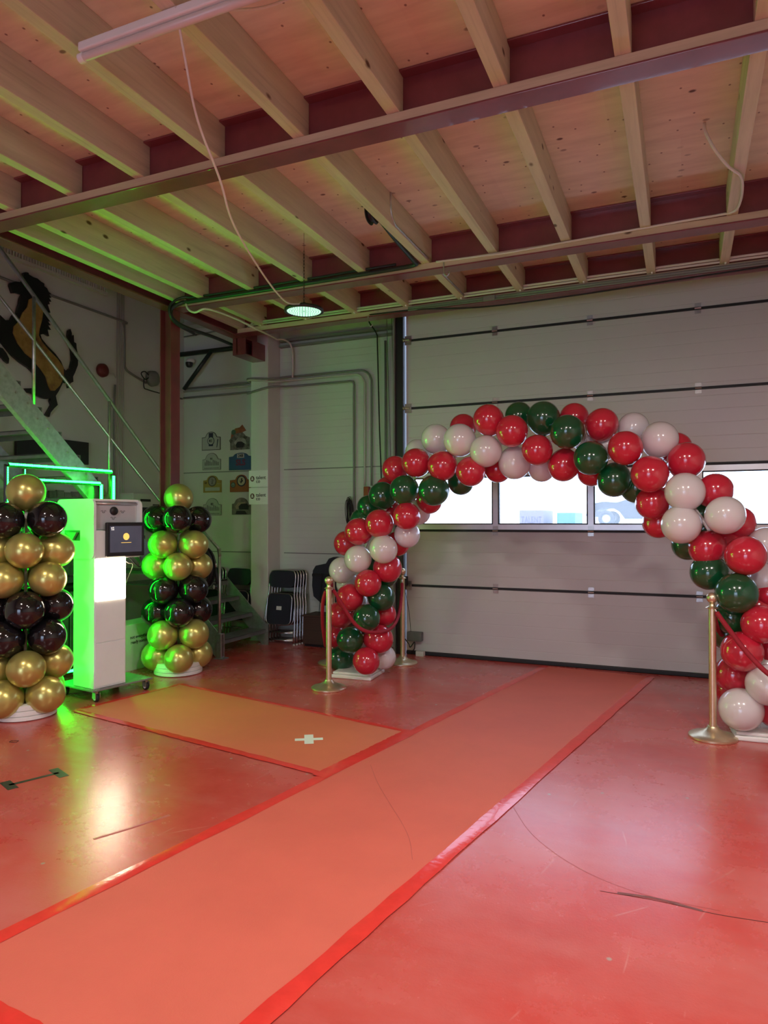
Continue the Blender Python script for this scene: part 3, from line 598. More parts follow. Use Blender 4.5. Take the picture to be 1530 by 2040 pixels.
o = cm.build('coiled_hose', M_rubber, None, True); tag(o, 'coiled black air hose hung on the stair rail behind gold balloons', 'hose')
# ================================================================ RALLY PLATES
M_plate = simple('pale_plate_enamel', (0.42, 0.42, 0.40), 0.4, 0, 0.04)
M_ink = simple('dark_ink', (0.02, 0.02, 0.025), 0.5, 0, 0)
M_grey = simple('grey_ink', (0.20, 0.19, 0.19), 0.5, 0, 0.25, 40)
def P3(cx, cz, y0): return lambda u, v, w: (cx+u, y0-w, cz+v)
def outline(wd, ht, arc_w, arc_h):
    """rally plate: rectangle whose top rises into a rounded arch"""
    p = [(-wd/2, -ht/2), (wd/2, -ht/2), (wd/2, ht/2-arc_h), (arc_w/2+0.01, ht/2-arc_h+0.006)]
    for k in range(1, 12):
        a = math.pi*k/12; p.append((arc_w/2*math.cos(a), ht/2-arc_h+0.01+(arc_h-0.01)*math.sin(a)))
    p += [(-arc_w/2-0.01, ht/2-arc_h+0.006), (-wd/2, ht/2-arc_h)]
    return p
def disc(m, x, z, r, place, th, w0=0.0, sx=1.0, n=24):
    m.prism([(x+sx*r*math.cos(2*math.pi*k/n), z+r*math.sin(2*math.pi*k/n)) for k in range(n)], th, lambda u, v, w: place(u, v, w+w0))
def plate(cx, cz, wd, ht, aw, ah, mat, edge, label):
    t = empty('rally_plate', (cx, YW, cz)); tag(t, label, 'rally plate', 'rally plates')
    MB().prism(outline(wd, ht, aw, ah), 0.006, P3(cx, cz, YW-0.004)).build('rim', edge, t)
    MB().prism(outline(wd-0.014, ht-0.014, aw-0.012, ah), 0.002, P3(cx, cz, YW-0.010)).build('face', mat, t)
    return t
def place_txt(cx, cz, y): return lambda x, y_, z_: (cx+x, y-z_, cz+y_)
YF = YW-0.0125
# 1 plate with number 41
t = plate(-5.742, 2.545, 0.30, 0.245, 0.17, 0.075, M_plate, M_ink, 'white rally plate with dark stripe and number 41, top left of the plates')
m = MB(); m.prism([(-0.035, 0.105), (0.035, 0.105), (0.035, -0.07), (-0.035, -0.07)], 0.001, P3(-5.742, 2.545, YF)); disc(m, 0, 0.0, 0.056, P3(-5.742, 2.545, YF), 0.0015)
m.prism([(0.09, -0.09), (0.10, -0.09), (0.12, 0.02), (0.105, 0.02)], 0.001, P3(-5.742, 2.545, YF)).build('stripe', simple('navy_ink', (0.02, 0.03, 0.06), 0.5, 0, 0), t)
m = MB(); disc(m, 0, 0, 0.047, P3(-5.742, 2.545, YF-0.002), 0.001); m.build('roundel', M_plate, t)
text_mesh('41', 0.062, M_ink, 'number', t, place_txt(-5.742, 2.543, YF-0.004), bold=0.0012); local(t)
# 2 car plate with orange map
t = empty('rally_plate', (-5.299, YW, 2.56)); tag(t, 'photo rally plate with orange and green shape above a car, top right', 'rally plate', 'rally plates')
cx, cz = -5.285, 2.535
MB().prism([(-0.15, -0.125), (0.15, -0.125), (0.15, 0.03), (0.09, 0.05), (0.03, 0.11), (-0.06, 0.11), (-0.12, 0.05), (-0.17, 0.0), (-0.15, -0.03)], 0.006, P3(cx, cz, YW-0.004)).build('photo_face', simple('printed_photo', (0.16, 0.15, 0.13), 0.5, 0, 0.8, 22), t)
MB().prism([(-0.14, 0.02), (-0.13, 0.10), (-0.07, 0.155), (0.0, 0.165), (0.04, 0.20), (0.10, 0.12), (0.03, 0.095), (-0.07, 0.09)], 0.003, P3(cx, cz, YW-0.010)).build('orange_map', simple('orange_print', (0.30, 0.10, 0.045), 0.5, 0, 0.3, 30), t)
m = MB(); disc(m, -0.095, 0.105, 0.035, P3(cx, cz, YW-0.0135), 0.001); m.build('green_patch', simple('green_print', (0.08, 0.16, 0.11), 0.5), t)
m = MB(); m.prism([(-0.09, -0.03), (-0.04, 0.02), (0.05, 0.03), (0.09, 0.0), (0.10, -0.05), (-0.07, -0.06)], 0.001, P3(cx, cz, YW-0.0105)); m.build('car_picture', simple('pale_car_print', (0.34, 0.32, 0.28), 0.4, 0, 0.4, 30), t)
m = MB(); m.prism([(-0.06, -0.055), (-0.03, -0.02), (0.03, -0.02), (0.08, -0.05), (0.05, -0.10), (-0.05, -0.10)], 0.001, P3(cx, cz, YW-0.012)); m.build('windscreen_picture', M_ink, t); local(t)
# 3 grey castle plate
def castle(cx, cz, label, num):
    t = plate(cx, cz, 0.295, 0.225, 0.19, 0.085, M_plate, M_grey, label)
    m = MB()
    for k in range(9): 
        h = 0.04+0.03*((k*7) % 4)/3
        m.prism([(-0.11+k*0.026, -0.055), (-0.092+k*0.026, -0.055), (-0.092+k*0.026, -0.055+h), (-0.101+k*0.026, -0.045+h), (-0.11+k*0.026, -0.055+h)], 0.001, P3(cx, cz, YF))
    m.prism([(-0.12, -0.095), (0.12, -0.095), (0.12, -0.085), (-0.12, -0.085)], 0.001, P3(cx, cz, YF))
    m.build('line_drawing', M_grey, t)
    text_mesh(num, 0.042, M_ink, 'number', t, place_txt(cx, cz+0.032, YF-0.001), bold=0.001); local(t)
castle(-5.733, 2.272, 'grey rally plate with fine line drawing, second row left', '91')
castle(-5.722, 1.672, 'grey rally plate with number 82, bottom left behind black balloons', '82')
# 4 blue SLS plate
t = plate(-5.270, 2.257, 0.37, 0.225, 0.22, 0.05, simple('blue_enamel', (0.035, 0.10, 0.19), 0.4, 0, 0.08), simple('blue_rim', (0.03, 0.08, 0.16), 0.4), 'blue rally plate with number 248 and red letters SLS')
MB().prism([(-0.055, 0.045), (0.055, 0.045), (0.055, 0.10), (-0.055, 0.10)], 0.001, P3(-5.270, 2.257, YF)).build('number_panel', M_plate, t)
text_mesh('248', 0.052, M_ink, 'number', t, place_txt(-5.270, 2.257+0.071, YF-0.002), bold=0.001)
text_mesh('SLS', 0.105, simple('red_ink', (0.17, 0.03, 0.07), 0.5, 0, 0), 'lettering', t, place_txt(-5.270, 2.257-0.018, YF-0.001), bold=0.004); local(t)
# 5 yellow plate
M_yel = simple('yellow_enamel', (0.36, 0.26, 0.07), 0.4, 0, 0.06)
cx, cz = -5.72, 1.972
t = plate(cx, cz, 0.295, 0.225, 0.17, 0.065, M_yel, M_yel, 'yellow rally plate with round grey emblem and number 23')
m = MB(); disc(m, 0.0, 0.035, 0.068, P3(cx, cz, YF), 0.001); m.build('emblem_ring', simple('dark_bronze', (0.10, 0.08, 0.05), 0.5), t)
m = MB(); disc(m, 0.0, 0.035, 0.055, P3(cx, cz, YF-0.001), 0.001); m.build('emblem_face', simple('emblem_grey', (0.26, 0.25, 0.22), 0.5, 0, 0.3, 40), t)
m = MB().prism([(-0.004, 0.0), (0.004, 0.0), (0.002, 0.07), (-0.002, 0.07)], 0.001, P3(cx, cz, YF-0.002)); m.build('emblem_needle', M_ink, t)
m = MB().prism([(-0.115, -0.09), (0.12, -0.09), (0.12, -0.045), (-0.115, -0.045)], 0.001, P3(cx, cz, YF)).prism([(0.08, 0.0), (0.135, 0.0), (0.135, 0.003), (0.08, 0.003)], 0.001, P3(cx, cz, YF)); m.build('name_strip', M_plate, t)
text_mesh('23', 0.035, M_ink, 'number', t, place_txt(cx-0.105, cz+0.015, YF-0.001), bold=0.001); local(t)
# 6 orange plate with horse roundel
cx, cz = -5.262, 1.972
t = plate(cx, cz, 0.355, 0.225, 0.17, 0.07, simple('orange_enamel', (0.32, 0.11, 0.035), 0.4, 0, 0.08), simple('orange_rim', (0.28, 0.09, 0.03), 0.4), 'orange rally plate with a dark ring and small rearing horse')
m = MB(); disc(m, 0.005, 0.03, 0.072, P3(cx, cz, YF), 0.001); m.build('dark_ring', simple('navy_enamel', (0.02, 0.025, 0.05), 0.5), t)
m = MB(); disc(m, 0.005, 0.03, 0.056, P3(cx, cz, YF-0.001), 0.001); m.build('roundel', simple('yellow_print', (0.44, 0.42, 0.26), 0.5), t)
hy = [p[0] for p in HORSE]; hz_ = [p[1] for p in HORSE]; hx0, hz0 = (min(hy)+max(hy))/2, (min(hz_)+max(hz_))/2
m = MB().prism([((p[0]-hx0)*-0.052+0.005, (p[1]-hz0)*0.052+0.03) for p in HORSE], 0.001, P3(cx, cz, YF-0.002)); m.build('horse_emblem', M_ink, t)
m = MB(); disc(m, -0.125, -0.02, 0.036, P3(cx, cz, YF), 0.001); m.build('side_badge', M_ink, t)
m = MB(); disc(m, -0.125, -0.02, 0.030, P3(cx, cz, YF-0.001), 0.001); m.build('side_badge_face', simple('badge_green', (0.14, 0.22, 0.17), 0.5, 0, 0.5, 60), t); local(t)
# 7 car photo plate
cx, cz = -5.262, 1.675
t = empty('rally_plate', (cx, YW, cz)); tag(t, 'photo rally plate showing a low car, bottom right under the orange one', 'rally plate', 'rally plates')
MB().prism(outline(0.29, 0.22, 0.20, 0.08), 0.006, P3(cx, cz, YW-0.004)).build('photo_face', simple('printed_photo_grey', (0.17, 0.16, 0.14), 0.5, 0, 0.5, 18), t)
MB().prism([(-0.09, 0.0), (-0.05, 0.045), (0.05, 0.055), (0.10, 0.02), (0.12, -0.02), (-0.08, -0.04)], 0.001, P3(cx, cz, YW-0.0105)).build('car_picture', simple('beige_car_print', (0.32, 0.26, 0.19), 0.5), t)
MB().prism([(-0.04, -0.005), (0.0, 0.03), (0.09, 0.035), (0.12, -0.005), (0.11, -0.045), (-0.03, -0.045)], 0.001, P3(cx, cz, YW-0.012)).prism([(-0.09, -0.105), (0.09, -0.105), (0.06, -0.06), (-0.07, -0.06)], 0.001, P3(cx, cz, YW-0.012)).build('dark_print', M_ink, t); local(t)
# two square signs on the pilaster
for cz, lb in ((2.005, 'upper white square sign reading talent co on the pilaster'), (1.790, 'lower white square sign reading talent co on the pilaster')):
    cx = -4.812; y0 = 7.218
    t = empty('square_sign', (cx, y0, cz)); tag(t, lb, 'sign', 'square signs')
    MB().box(cx-0.138, cx+0.138, y0-0.012, y0, cz-0.103, cz+0.103, 0.004).build('board', M_white, t)
    m = MB(); disc(m, -0.085, 0.0, 0.034, P3(cx, cz, y0-0.0122), 0.0006, 0, 0.9); m.build('logo_disc', simple('dark_red_ink', (0.10, 0.02, 0.02), 0.5, 0, 0), t)
    text_mesh('&', 0.055, M_white, 'logo_ampersand', t, place_txt(cx-0.085, cz, y0-0.0132), bold=0.001)
    text_mesh('talent', 0.062, M_ink, 'lettering', t, place_txt(cx-0.032, cz+0.012, y0-0.0125), align='LEFT', bold=0.0008)
    text_mesh('co', 0.062, M_ink, 'lettering', t, place_txt(cx-0.032, cz-0.032, y0-0.0125), align='LEFT', bold=0.0008); local(t)
# ================================================================ FOLDING CHAIRS
def rrect(w, h, r, n=5):
    p = []
    for cx, cy, a0 in ((w/2-r, h/2-r, 0), (-w/2+r, h/2-r, 90), (-w/2+r, -h/2+r, 180), (w/2-r, -h/2+r, 270)):
        for k in range(n+1): p.append((cx+r*math.cos(R(a0+90*k/n)), cy+r*math.sin(R(a0+90*k/n))))
    return p
def make_chair():
    t = empty('folding_chair')
    # rear frame: tube loop from floor, over the top of the backrest
    pts = [(-0.225, 0.0, 0.0), (-0.20, 0.0, 0.45), (-0.18, 0, 0.60), (-0.18, 0, 0.80), (-0.165, 0, 0.86), (-0.12, 0, 0.885), (0.12, 0, 0.885), (0.165, 0, 0.86), (0.18, 0, 0.80), (0.18, 0, 0.60), (0.20, 0, 0.45), (0.225, 0, 0)]
    MB().tube(smooth_path(pts, 4), 0.0095, 8).build('back_frame', M_chrome, t, True)
    MB().tube([(-0.195, 0.028, 0.02), (-0.19, 0.028, 0.60)], 0.009, 8).tube([(0.195, 0.028, 0.02), (0.19, 0.028, 0.60)], 0.009, 8).tube([(-0.19, 0.028, 0.14), (0.19, 0.028, 0.14)], 0.007, 8).tube([(-0.19, 0.028, 0.05), (0.19, 0.028, 0.05)], 0.009, 8).build('front_legs', M_chrome, t, True)
    m = MB()
    m.prism([(x, 0.78+y) for x, y in rrect(0.355, 0.20, 0.075)], 0.03, lambda u, v, w: (u, -0.02+w, v)); m.build('backrest', M_navy, t)
    m = MB(); m.prism([(x, 0.42+y) for x, y in rrect(0.335, 0.36, 0.06)], 0.016, lambda u, v, w: (u, -0.035+w, v)); m.build('seat', M_navy, t)
    m = MB(); rp = [(x, -0.032, 0.42+y) for x, y in rrect(0.345, 0.37, 0.065)]; m.tube(rp+rp[:1], 0.007, 6, False); m.build('seat_frame', M_chrome, t, True)
    MB().box(-0.035, 0.035, -0.037, -0.035, 0.41, 0.455).build('seat_label', M_cover, t)
    m = MB()
    for x in (-0.225, 0.225): m.lathe([(0, 0), (0.014, 0), (0.014, 0.02), (0, 0.02)], 10, (x, 0, 0))
    m.build('rubber_foot', M_lconduit, t)
    return t
chair = make_chair(); ch_used = False
def put_chair(x, y, tilt, label, group, rz=0.0, dz=0.0):
    global ch_used
    o = chair
    if ch_used:
        o = chair.copy(); C.objects.link(o)
        for c in chair.children: d = c.copy(); C.objects.link(d); d.parent = o
    ch_used = True
    o.location = (x, y, dz); o.rotation_euler = (R(tilt), 0, R(rz)); tag(o, label, 'chair', group)
posn = ['front', 'second', 'third', 'fourth', 'fifth']
for k in range(5):
    put_chair(-4.475+0.012*k, 7.12+0.045*k, -8.0, 'folded navy folding chair, %s of the stack leaning beside the dark wooden box' % posn[k], 'folded chairs beside the wooden box')
for k in range(3):
    put_chair(-5.16+0.01*k, 7.22+0.045*k, -7.0, 'folded navy folding chair, %s of the stack behind the lowest stair steps' % posn[k], 'folded chairs behind the steps')
for k in range(2):
    put_chair(-5.62+0.01*k, 7.25+0.045*k, -7.0, 'folded navy folding chair, %s of the farthest left stack behind the stairs' % posn[k], 'folded chairs in the corner')
t = empty('wooden_box', (-3.93, 7.28, 0)); tag(t, 'low dark brown wooden box on the floor beside the folded chairs', 'box')
MB().box(-4.14, -3.36, 7.14, 7.46, 0.03, 0.35, 0.004).build('body', M_brown, t); MB().box(-4.15, -3.35, 7.13, 7.47, 0.352, 0.372, 0.004).build('lid', M_brown, t); MB().box(-4.13, -3.37, 7.16, 7.44, 0.0, 0.03).build('plinth', M_black, t); local(t)
t = empty('garment_bag', (-3.97, 7.44, 0.9)); tag(t, 'black hanging bag on the ribbed wall behind the left balloons', 'bag')
MB().prism([(-0.16, -0.02), (-0.12, 0.04), (0.02, 0.07), (0.06, 0.13), (0.12, 0.15), (0.20, 0.14), (0.22, -0.1), (0.2, -0.42), (-0.02, -0.44), (-0.06, -0.40), (-0.15, -0.33), (-0.17, -0.2)], 0.10, lambda u, v, w: (u, 0.02-w, v)).build('bag_body', M_navy, t)
MB().box(-0.165, 0.15, -0.09, -0.078, -0.09, -0.055).build('flap', M_black, t)
MB().tube(smooth_path([(-0.03, -0.09, -0.05), (-0.05, -0.10, -0.4), (-0.07, -0.10, -0.7), (-0.0, -0.10, -0.88)], 5), 0.004, 5).tube(smooth_path([(-0.01, -0.09, -0.05), (-0.06, -0.10, -0.5), (-0.04, -0.10, -0.7), (-0.0, -0.10, -0.86)], 5), 0.004, 5).build('strap', M_rubber, t)
# stuff under the stairs on the left wall
t = empty('wall_cabinet', (XL+0.1, 6.5, 1.6)); tag(t, 'pale wall cabinet with vents behind the booth, under the handrail', 'cabinet')
MB().box(XL, XL+0.22, 6.33, 6.98, 1.40, 1.82, 0.01).build('body', M_cover, t)
MB().box(XL+0.22, XL+0.224, 6.45, 6.62, 1.72, 1.75).box(XL+0.22, XL+0.224, 6.66, 6.82, 1.62, 1.65).box(XL+0.22, XL+0.224, 6.66, 6.82, 1.67, 1.69).box(XL+0.22, XL+0.224, 6.45, 6.60, 1.55, 1.65).build('vent_slots', M_black, t); local(t)
t = empty('slatted_crate', (XL+0.2, 5.5, 1.0)); tag(t, 'weathered board panel against the left wall under the stairs', 'boards')
m = MB()
for k in range(14): m.box(XL+0.02, XL+0.045, 4.6+k*0.1, 4.6+k*0.1+0.092, 0.9, 1.80+0.01*(k % 3))
m.build('boards', simple('weathered_board', (0.20, 0.19, 0.17), 0.8, 0, 0.4, 9), t)
MB().box(XL+0.001, XL+0.30, 4.5, 5.5, 0.84, 0.90).build('shelf', M_tread, t); local(t)
t = empty('tool_cabinet', (-5.85, 5.2, 0)); tag(t, 'dark cabinet under the stairs behind the booth', 'cabinet')
MB().box(-6.15, -5.65, 4.2, 5.55, 0.05, 0.82, 0.01).build('body', M_black, t)
for k in range(3): MB().box(-5.648, -5.635, 4.23+k*0.44, 4.65+k*0.44, 0.1, 0.78, 0.004).build('door', M_tread, t)
local(t)
M_txt = M_ink
t = empty('white_box', (-5.05, 5.45, 0)); tag(t, 'white printed carton on the floor between the booth and right tower', 'box')
MB().box(-5.30, -5.03, 5.12, 5.75, 0.0, 0.46, 0.004).build('carton', M_white, t)
pt = lambda x, y, z: (-5.0295+z, 5.42+x, 0.33+y)
text_mesh('not everything', 0.045, M_ink, 'lettering', t, pt, bold=0.0008)
text_mesh('ready coming', 0.045, M_ink, 'lettering', t, lambda x, y, z: (-5.0295+z, 5.42+x, 0.28+y), bold=0.0008); local(t)

# ================================================================ FLOOR COVERINGS AND MARKS
def quad_slab(name, pts, z0, z1, mat, **kw):
    m = MB().prism(pts, z1-z0, lambda u, v, w: (u, v, z0+w)); o = m.build(name, mat); return o
def strip(a, b, wd, n=40, wob=0.004, z=0.004, shift=0.0):
    a = Vector((*a, 0)); b = Vector((*b, 0)); d = (b-a).normalized(); s = Vector((-d.y, d.x, 0)); m = bmesh.new(); rows = []
    for k in range(n+1):
        p = a.lerp(b, k/n)+s*shift; w1 = wd/2+random.uniform(-wob, wob)
        rows.append([m.verts.new((p+s*q*w1) + Vector((0, 0, z+random.uniform(0, 0.0015)+(0.0015 if abs(q) < 0.5 else 0)))) for q in (-1, -0.33, 0.33, 1)])
    for r0, r1 in zip(rows, rows[1:]):
        for k in range(3): m.faces.new((r0[k], r0[k+1], r1[k+1], r1[k]))
    return m
def tape(name, parent, a, b, wd=0.065, z=0.0045):
    M_ = MB(); M_.bm.free(); M_.bm = strip(a, b, wd, z=z)
    return M_.build(name, M_tape, parent, True)
A0, A1, B0, B1 = (-2.33, 1.33), (-1.295, 7.12), (-1.265, 1.25), (-0.285, 7.05)
t = empty('red_runner', (-1.3, 4.2, 0)); tag(t, 'long red carpet runner leading under the balloon arch to the door', 'carpet')
MB().prism([(-2.30, 1.50), (-1.235, 1.42), B1, A1], 0.003, lambda u, v, w: (u, v, w+0.0008)).build('felt', M_carpet, t)
for a, b in (((-2.30, 1.50), A1), ((-1.228, 1.42), B1), ((-2.34, 1.505), (-1.21, 1.415))): tape('tape_edge', t, a, b, 0.075)
local(t)
t = empty('side_mat', (-3.1, 4.3, 0)); tag(t, 'orange-red carpet mat with white cross in front of the photo booth', 'carpet')
Q = [(-4.39, 4.03), (-1.965, 3.60), (-1.79, 4.555), (-4.21, 5.05)]
MB().prism(Q, 0.003, lambda u, v, w: (u, v, w+0.0006)).build('felt', M_mat, t)
tape('tape_edge', t, Q[0], Q[1], 0.06, 0.0042); tape('tape_edge', t, Q[2], Q[3], 0.05, 0.0042); tape('tape_edge', t, Q[3], Q[0], 0.05, 0.0042); tape('tape_edge', t, (-1.955, 3.55), (-1.775, 4.575), 0.09, 0.0060)
local(t)
t = empty('floor_cross', (-2.345, 4.125, 0)); tag(t, 'white tape cross marking the spot on the side mat', 'floor mark')
cr = simple('white_tape', (0.80, 0.82, 0.80), 0.4, 0, 0.02)
e1 = Vector((0.86, 0.5, 0)).normalized(); e2 = Vector((-0.5, 0.86, 0)).normalized()
def bar(L_, W_, z, d):
    n_ = Vector((-d.y, d.x, 0)); c = Vector((-2.345, 4.125, 0))
    return [(c+d*L_*i+n_*W_*j) for i, j in ((-1, -1), (1, -1), (1, 1), (-1, 1))]
for (L_, W_, z, d) in ((0.095, 0.024, 0.0045, e1), (0.098, 0.031, 0.0052, e2)):
    q = bar(L_, W_, z, d); MB().prism([(p.x, p.y) for p in q], 0.0006, lambda u, v, w: (u, v, z+w)).build('tape_strip', cr, t)
local(t)
t = empty('floor_symbol', (-3.46, 2.88, 0)); tag(t, 'dark green I-shaped tape mark on the floor at left', 'floor mark')
gt = simple('dark_green_tape', (0.03, 0.045, 0.03), 0.45, 0, 0.1)
c0 = Vector((-3.505, 2.755, 0)); c1 = Vector((-3.405, 3.005, 0)); d = (c1-c0).normalized(); n_ = Vector((-d.y, d.x, 0))
for ca, L_, W_ in ((c0, 0.028, 0.075), (c1, 0.028, 0.088), ((c0+c1)/2, (c1-c0).length/2, 0.014)):
    MB().prism([((ca+d*L_*i+n_*W_*j).x, (ca+d*L_*i+n_*W_*j).y) for i, j in ((-1, -1), (1, -1), (1, 1), (-1, 1))], 0.0008, lambda u, v, w: (u, v, 0.0008+w)).build('tape_strip', gt, t)
local(t)
dk = simple('dark_scuff', (0.10, 0.02, 0.02), 0.6, 0, 0.1); dk2 = simple('black_scuff', (0.03, 0.012, 0.012), 0.6, 0, 0.1)
def scuff(pts, r, mat, label, z=0.0006, cat='scuff mark'):
    o = MB().tube([(x, y, z) for x, y in [(p.x, p.y) for p in smooth_path([(*p, 0) for p in pts], 6)]], r, 4).build('scuff_mark', mat)
    for v in o.data.vertices: v.co.z = z+(v.co.z-z)*0.1
    tag(o, label, cat); return o
scuff([(-1.757, 3.845), (-1.60, 3.60), (-1.435, 3.376), (-1.284, 3.178), (-1.18, 3.02), (-1.10, 2.85)], 0.0018, simple('runner_crease', (0.46, 0.085, 0.06), 0.6, 0, 0.05), 'thin curved crease line on the red runner', 0.0042, 'crease')
scuff([(-0.316, 2.917), (-0.1, 2.93), (0.10, 2.92), (0.281, 2.936)], 0.0018, dk2, 'thin dark scuff line on the floor at right')
scuff([(-0.25, 2.93), (-0.1, 2.945), (0.06, 2.923)], 0.008, simple('grey_scuff', (0.20, 0.07, 0.07), 0.6, 0, 0.2, 30), 'short grey smear beside the dark scuff line, right')
scuff([(-0.84, 3.62), (-0.66, 3.3), (-0.42, 3.07), (-0.16, 2.96), (0.12, 2.95)], 0.0010, simple('faint_scuff', (0.34, 0.06, 0.05), 0.5, 0, 0.1), 'fine curved line on the floor right of the runner')
scuff([(-2.55, 2.45), (-2.47, 2.62), (-2.40, 2.80)], 0.011, simple('purple_scuff', (0.50, 0.12, 0.115), 0.28, 0, 0.05, coat=0.3), 'faded tape remnant on floor left of the runner')
t = empty('floor_sticker', (-4.167, 3.312, 0)); tag(t, 'tiny dark square mark on the floor at far left', 'floor mark')
MB().tube([(-0.03, 0, 0.001), (0.02, 0.02, 0.001), (0.035, -0.01, 0.001), (-0.015, -0.025, 0.001), (-0.03, 0, 0.001)], 0.002, 4).build('outline', dk2, t)
# ================================================================ BALLOONS
def balloon_mesh():
    m = MB(); prof = []
    n = 22
    for k in range(n+1):
        th = math.pi*k/n
        z = -math.cos(th); r = math.sin(th)
        if z > 0: 
            r *= 1.0-0.06*z*z; z *= 1.08
        prof.append((max(r, 0.0), z))
    prof[0] = (0, prof[0][1]); prof = prof[:-1]
    prof.append((0.05, 1.085)); prof.append((0.035, 1.12)); prof.append((0.07, 1.17)); prof.append((0.0, 1.175))
    m.lathe(prof, 36); return m
base_me = {}
def balloon(kind, loc, r, direction, parent):
    """direction = where the knot points"""
    if kind not in base_me:
        o = balloon_mesh().build('balloon', M_bal[kind], None, True); base_me[kind] = o.data
    else:
        o = bpy.data.objects.new('balloon', base_me[kind]); C.objects.link(o)
    o.parent = parent; o.location = Vector(loc)-parent.location
    o.rotation_mode = 'QUATERNION'; o.rotation_quaternion = Vector((0, 0, 1)).rotation_difference(Vector(direction).normalized())
    s = random.uniform(0.985, 1.015); o.scale = (r*s, r*s, r*random.uniform(0.99, 1.03))
    o['label'] = {'R': 'glossy red balloon', 'G': 'dark green balloon', 'W': 'pearl white balloon', 'K': 'shiny black balloon', 'A': 'metallic gold balloon'}[kind]
    return o
def tower(cx, cy, base_r, odd, name_label):
    t = empty('balloon_tower', (cx, cy, 0)); tag(t, name_label, 'balloon tower')
    face = math.atan2(-cy, -cx)
    zs = [0.17, 0.39, 0.607, 0.828, 1.048, 1.268, 1.50]; cols = 'AAKKAAK'
    for i, (z, c) in enumerate(zip(zs, cols)):
        off = 0 if (i % 2 == odd) else math.pi/4
        for k in range(4):
            a = face+off+k*math.pi/2+random.uniform(-0.05, 0.05)
            if odd == 0 and off == 0 and k == 2: continue   # the column stands there
            rr = 0.205 if not (odd == 0 and k in (1, 2)) else 0.185; r = 0.139*random.uniform(0.97, 1.03)
            p = (cx+rr*math.cos(a), cy+rr*math.sin(a), z+random.uniform(-0.008, 0.008)+0.115-0.115)
            balloon(c, p, r, (-math.cos(a), -math.sin(a), -0.05), t)
    balloon('A', (cx, cy, 1.715), 0.140, (0, 0, -1), t)
    m = MB().tube([(0, 0, 0.0), (0, 0, 1.6)], 0.012, 8); m.build('centre_pole', M_white, t, True)
    m = MB()
    for k in range(3): m.lathe([(0, 0.04*k), (base_r-0.012*(k == 0), 0.04*k+0.002), (base_r, 0.04*k+0.008), (base_r, 0.04*k+0.034), (base_r-0.006, 0.04*k+0.038), (0, 0.04*k+0.0385)], 48)
    m.build('base_discs', M_white, t, 'auto')
    return t
tower(-4.66, 3.80, 0.225, 1, 'black and gold balloon tower cut by the left picture edge')
tower(-4.56, 5.44, 0.230, 0, 'black and gold balloon tower right of the booth, before the red column')
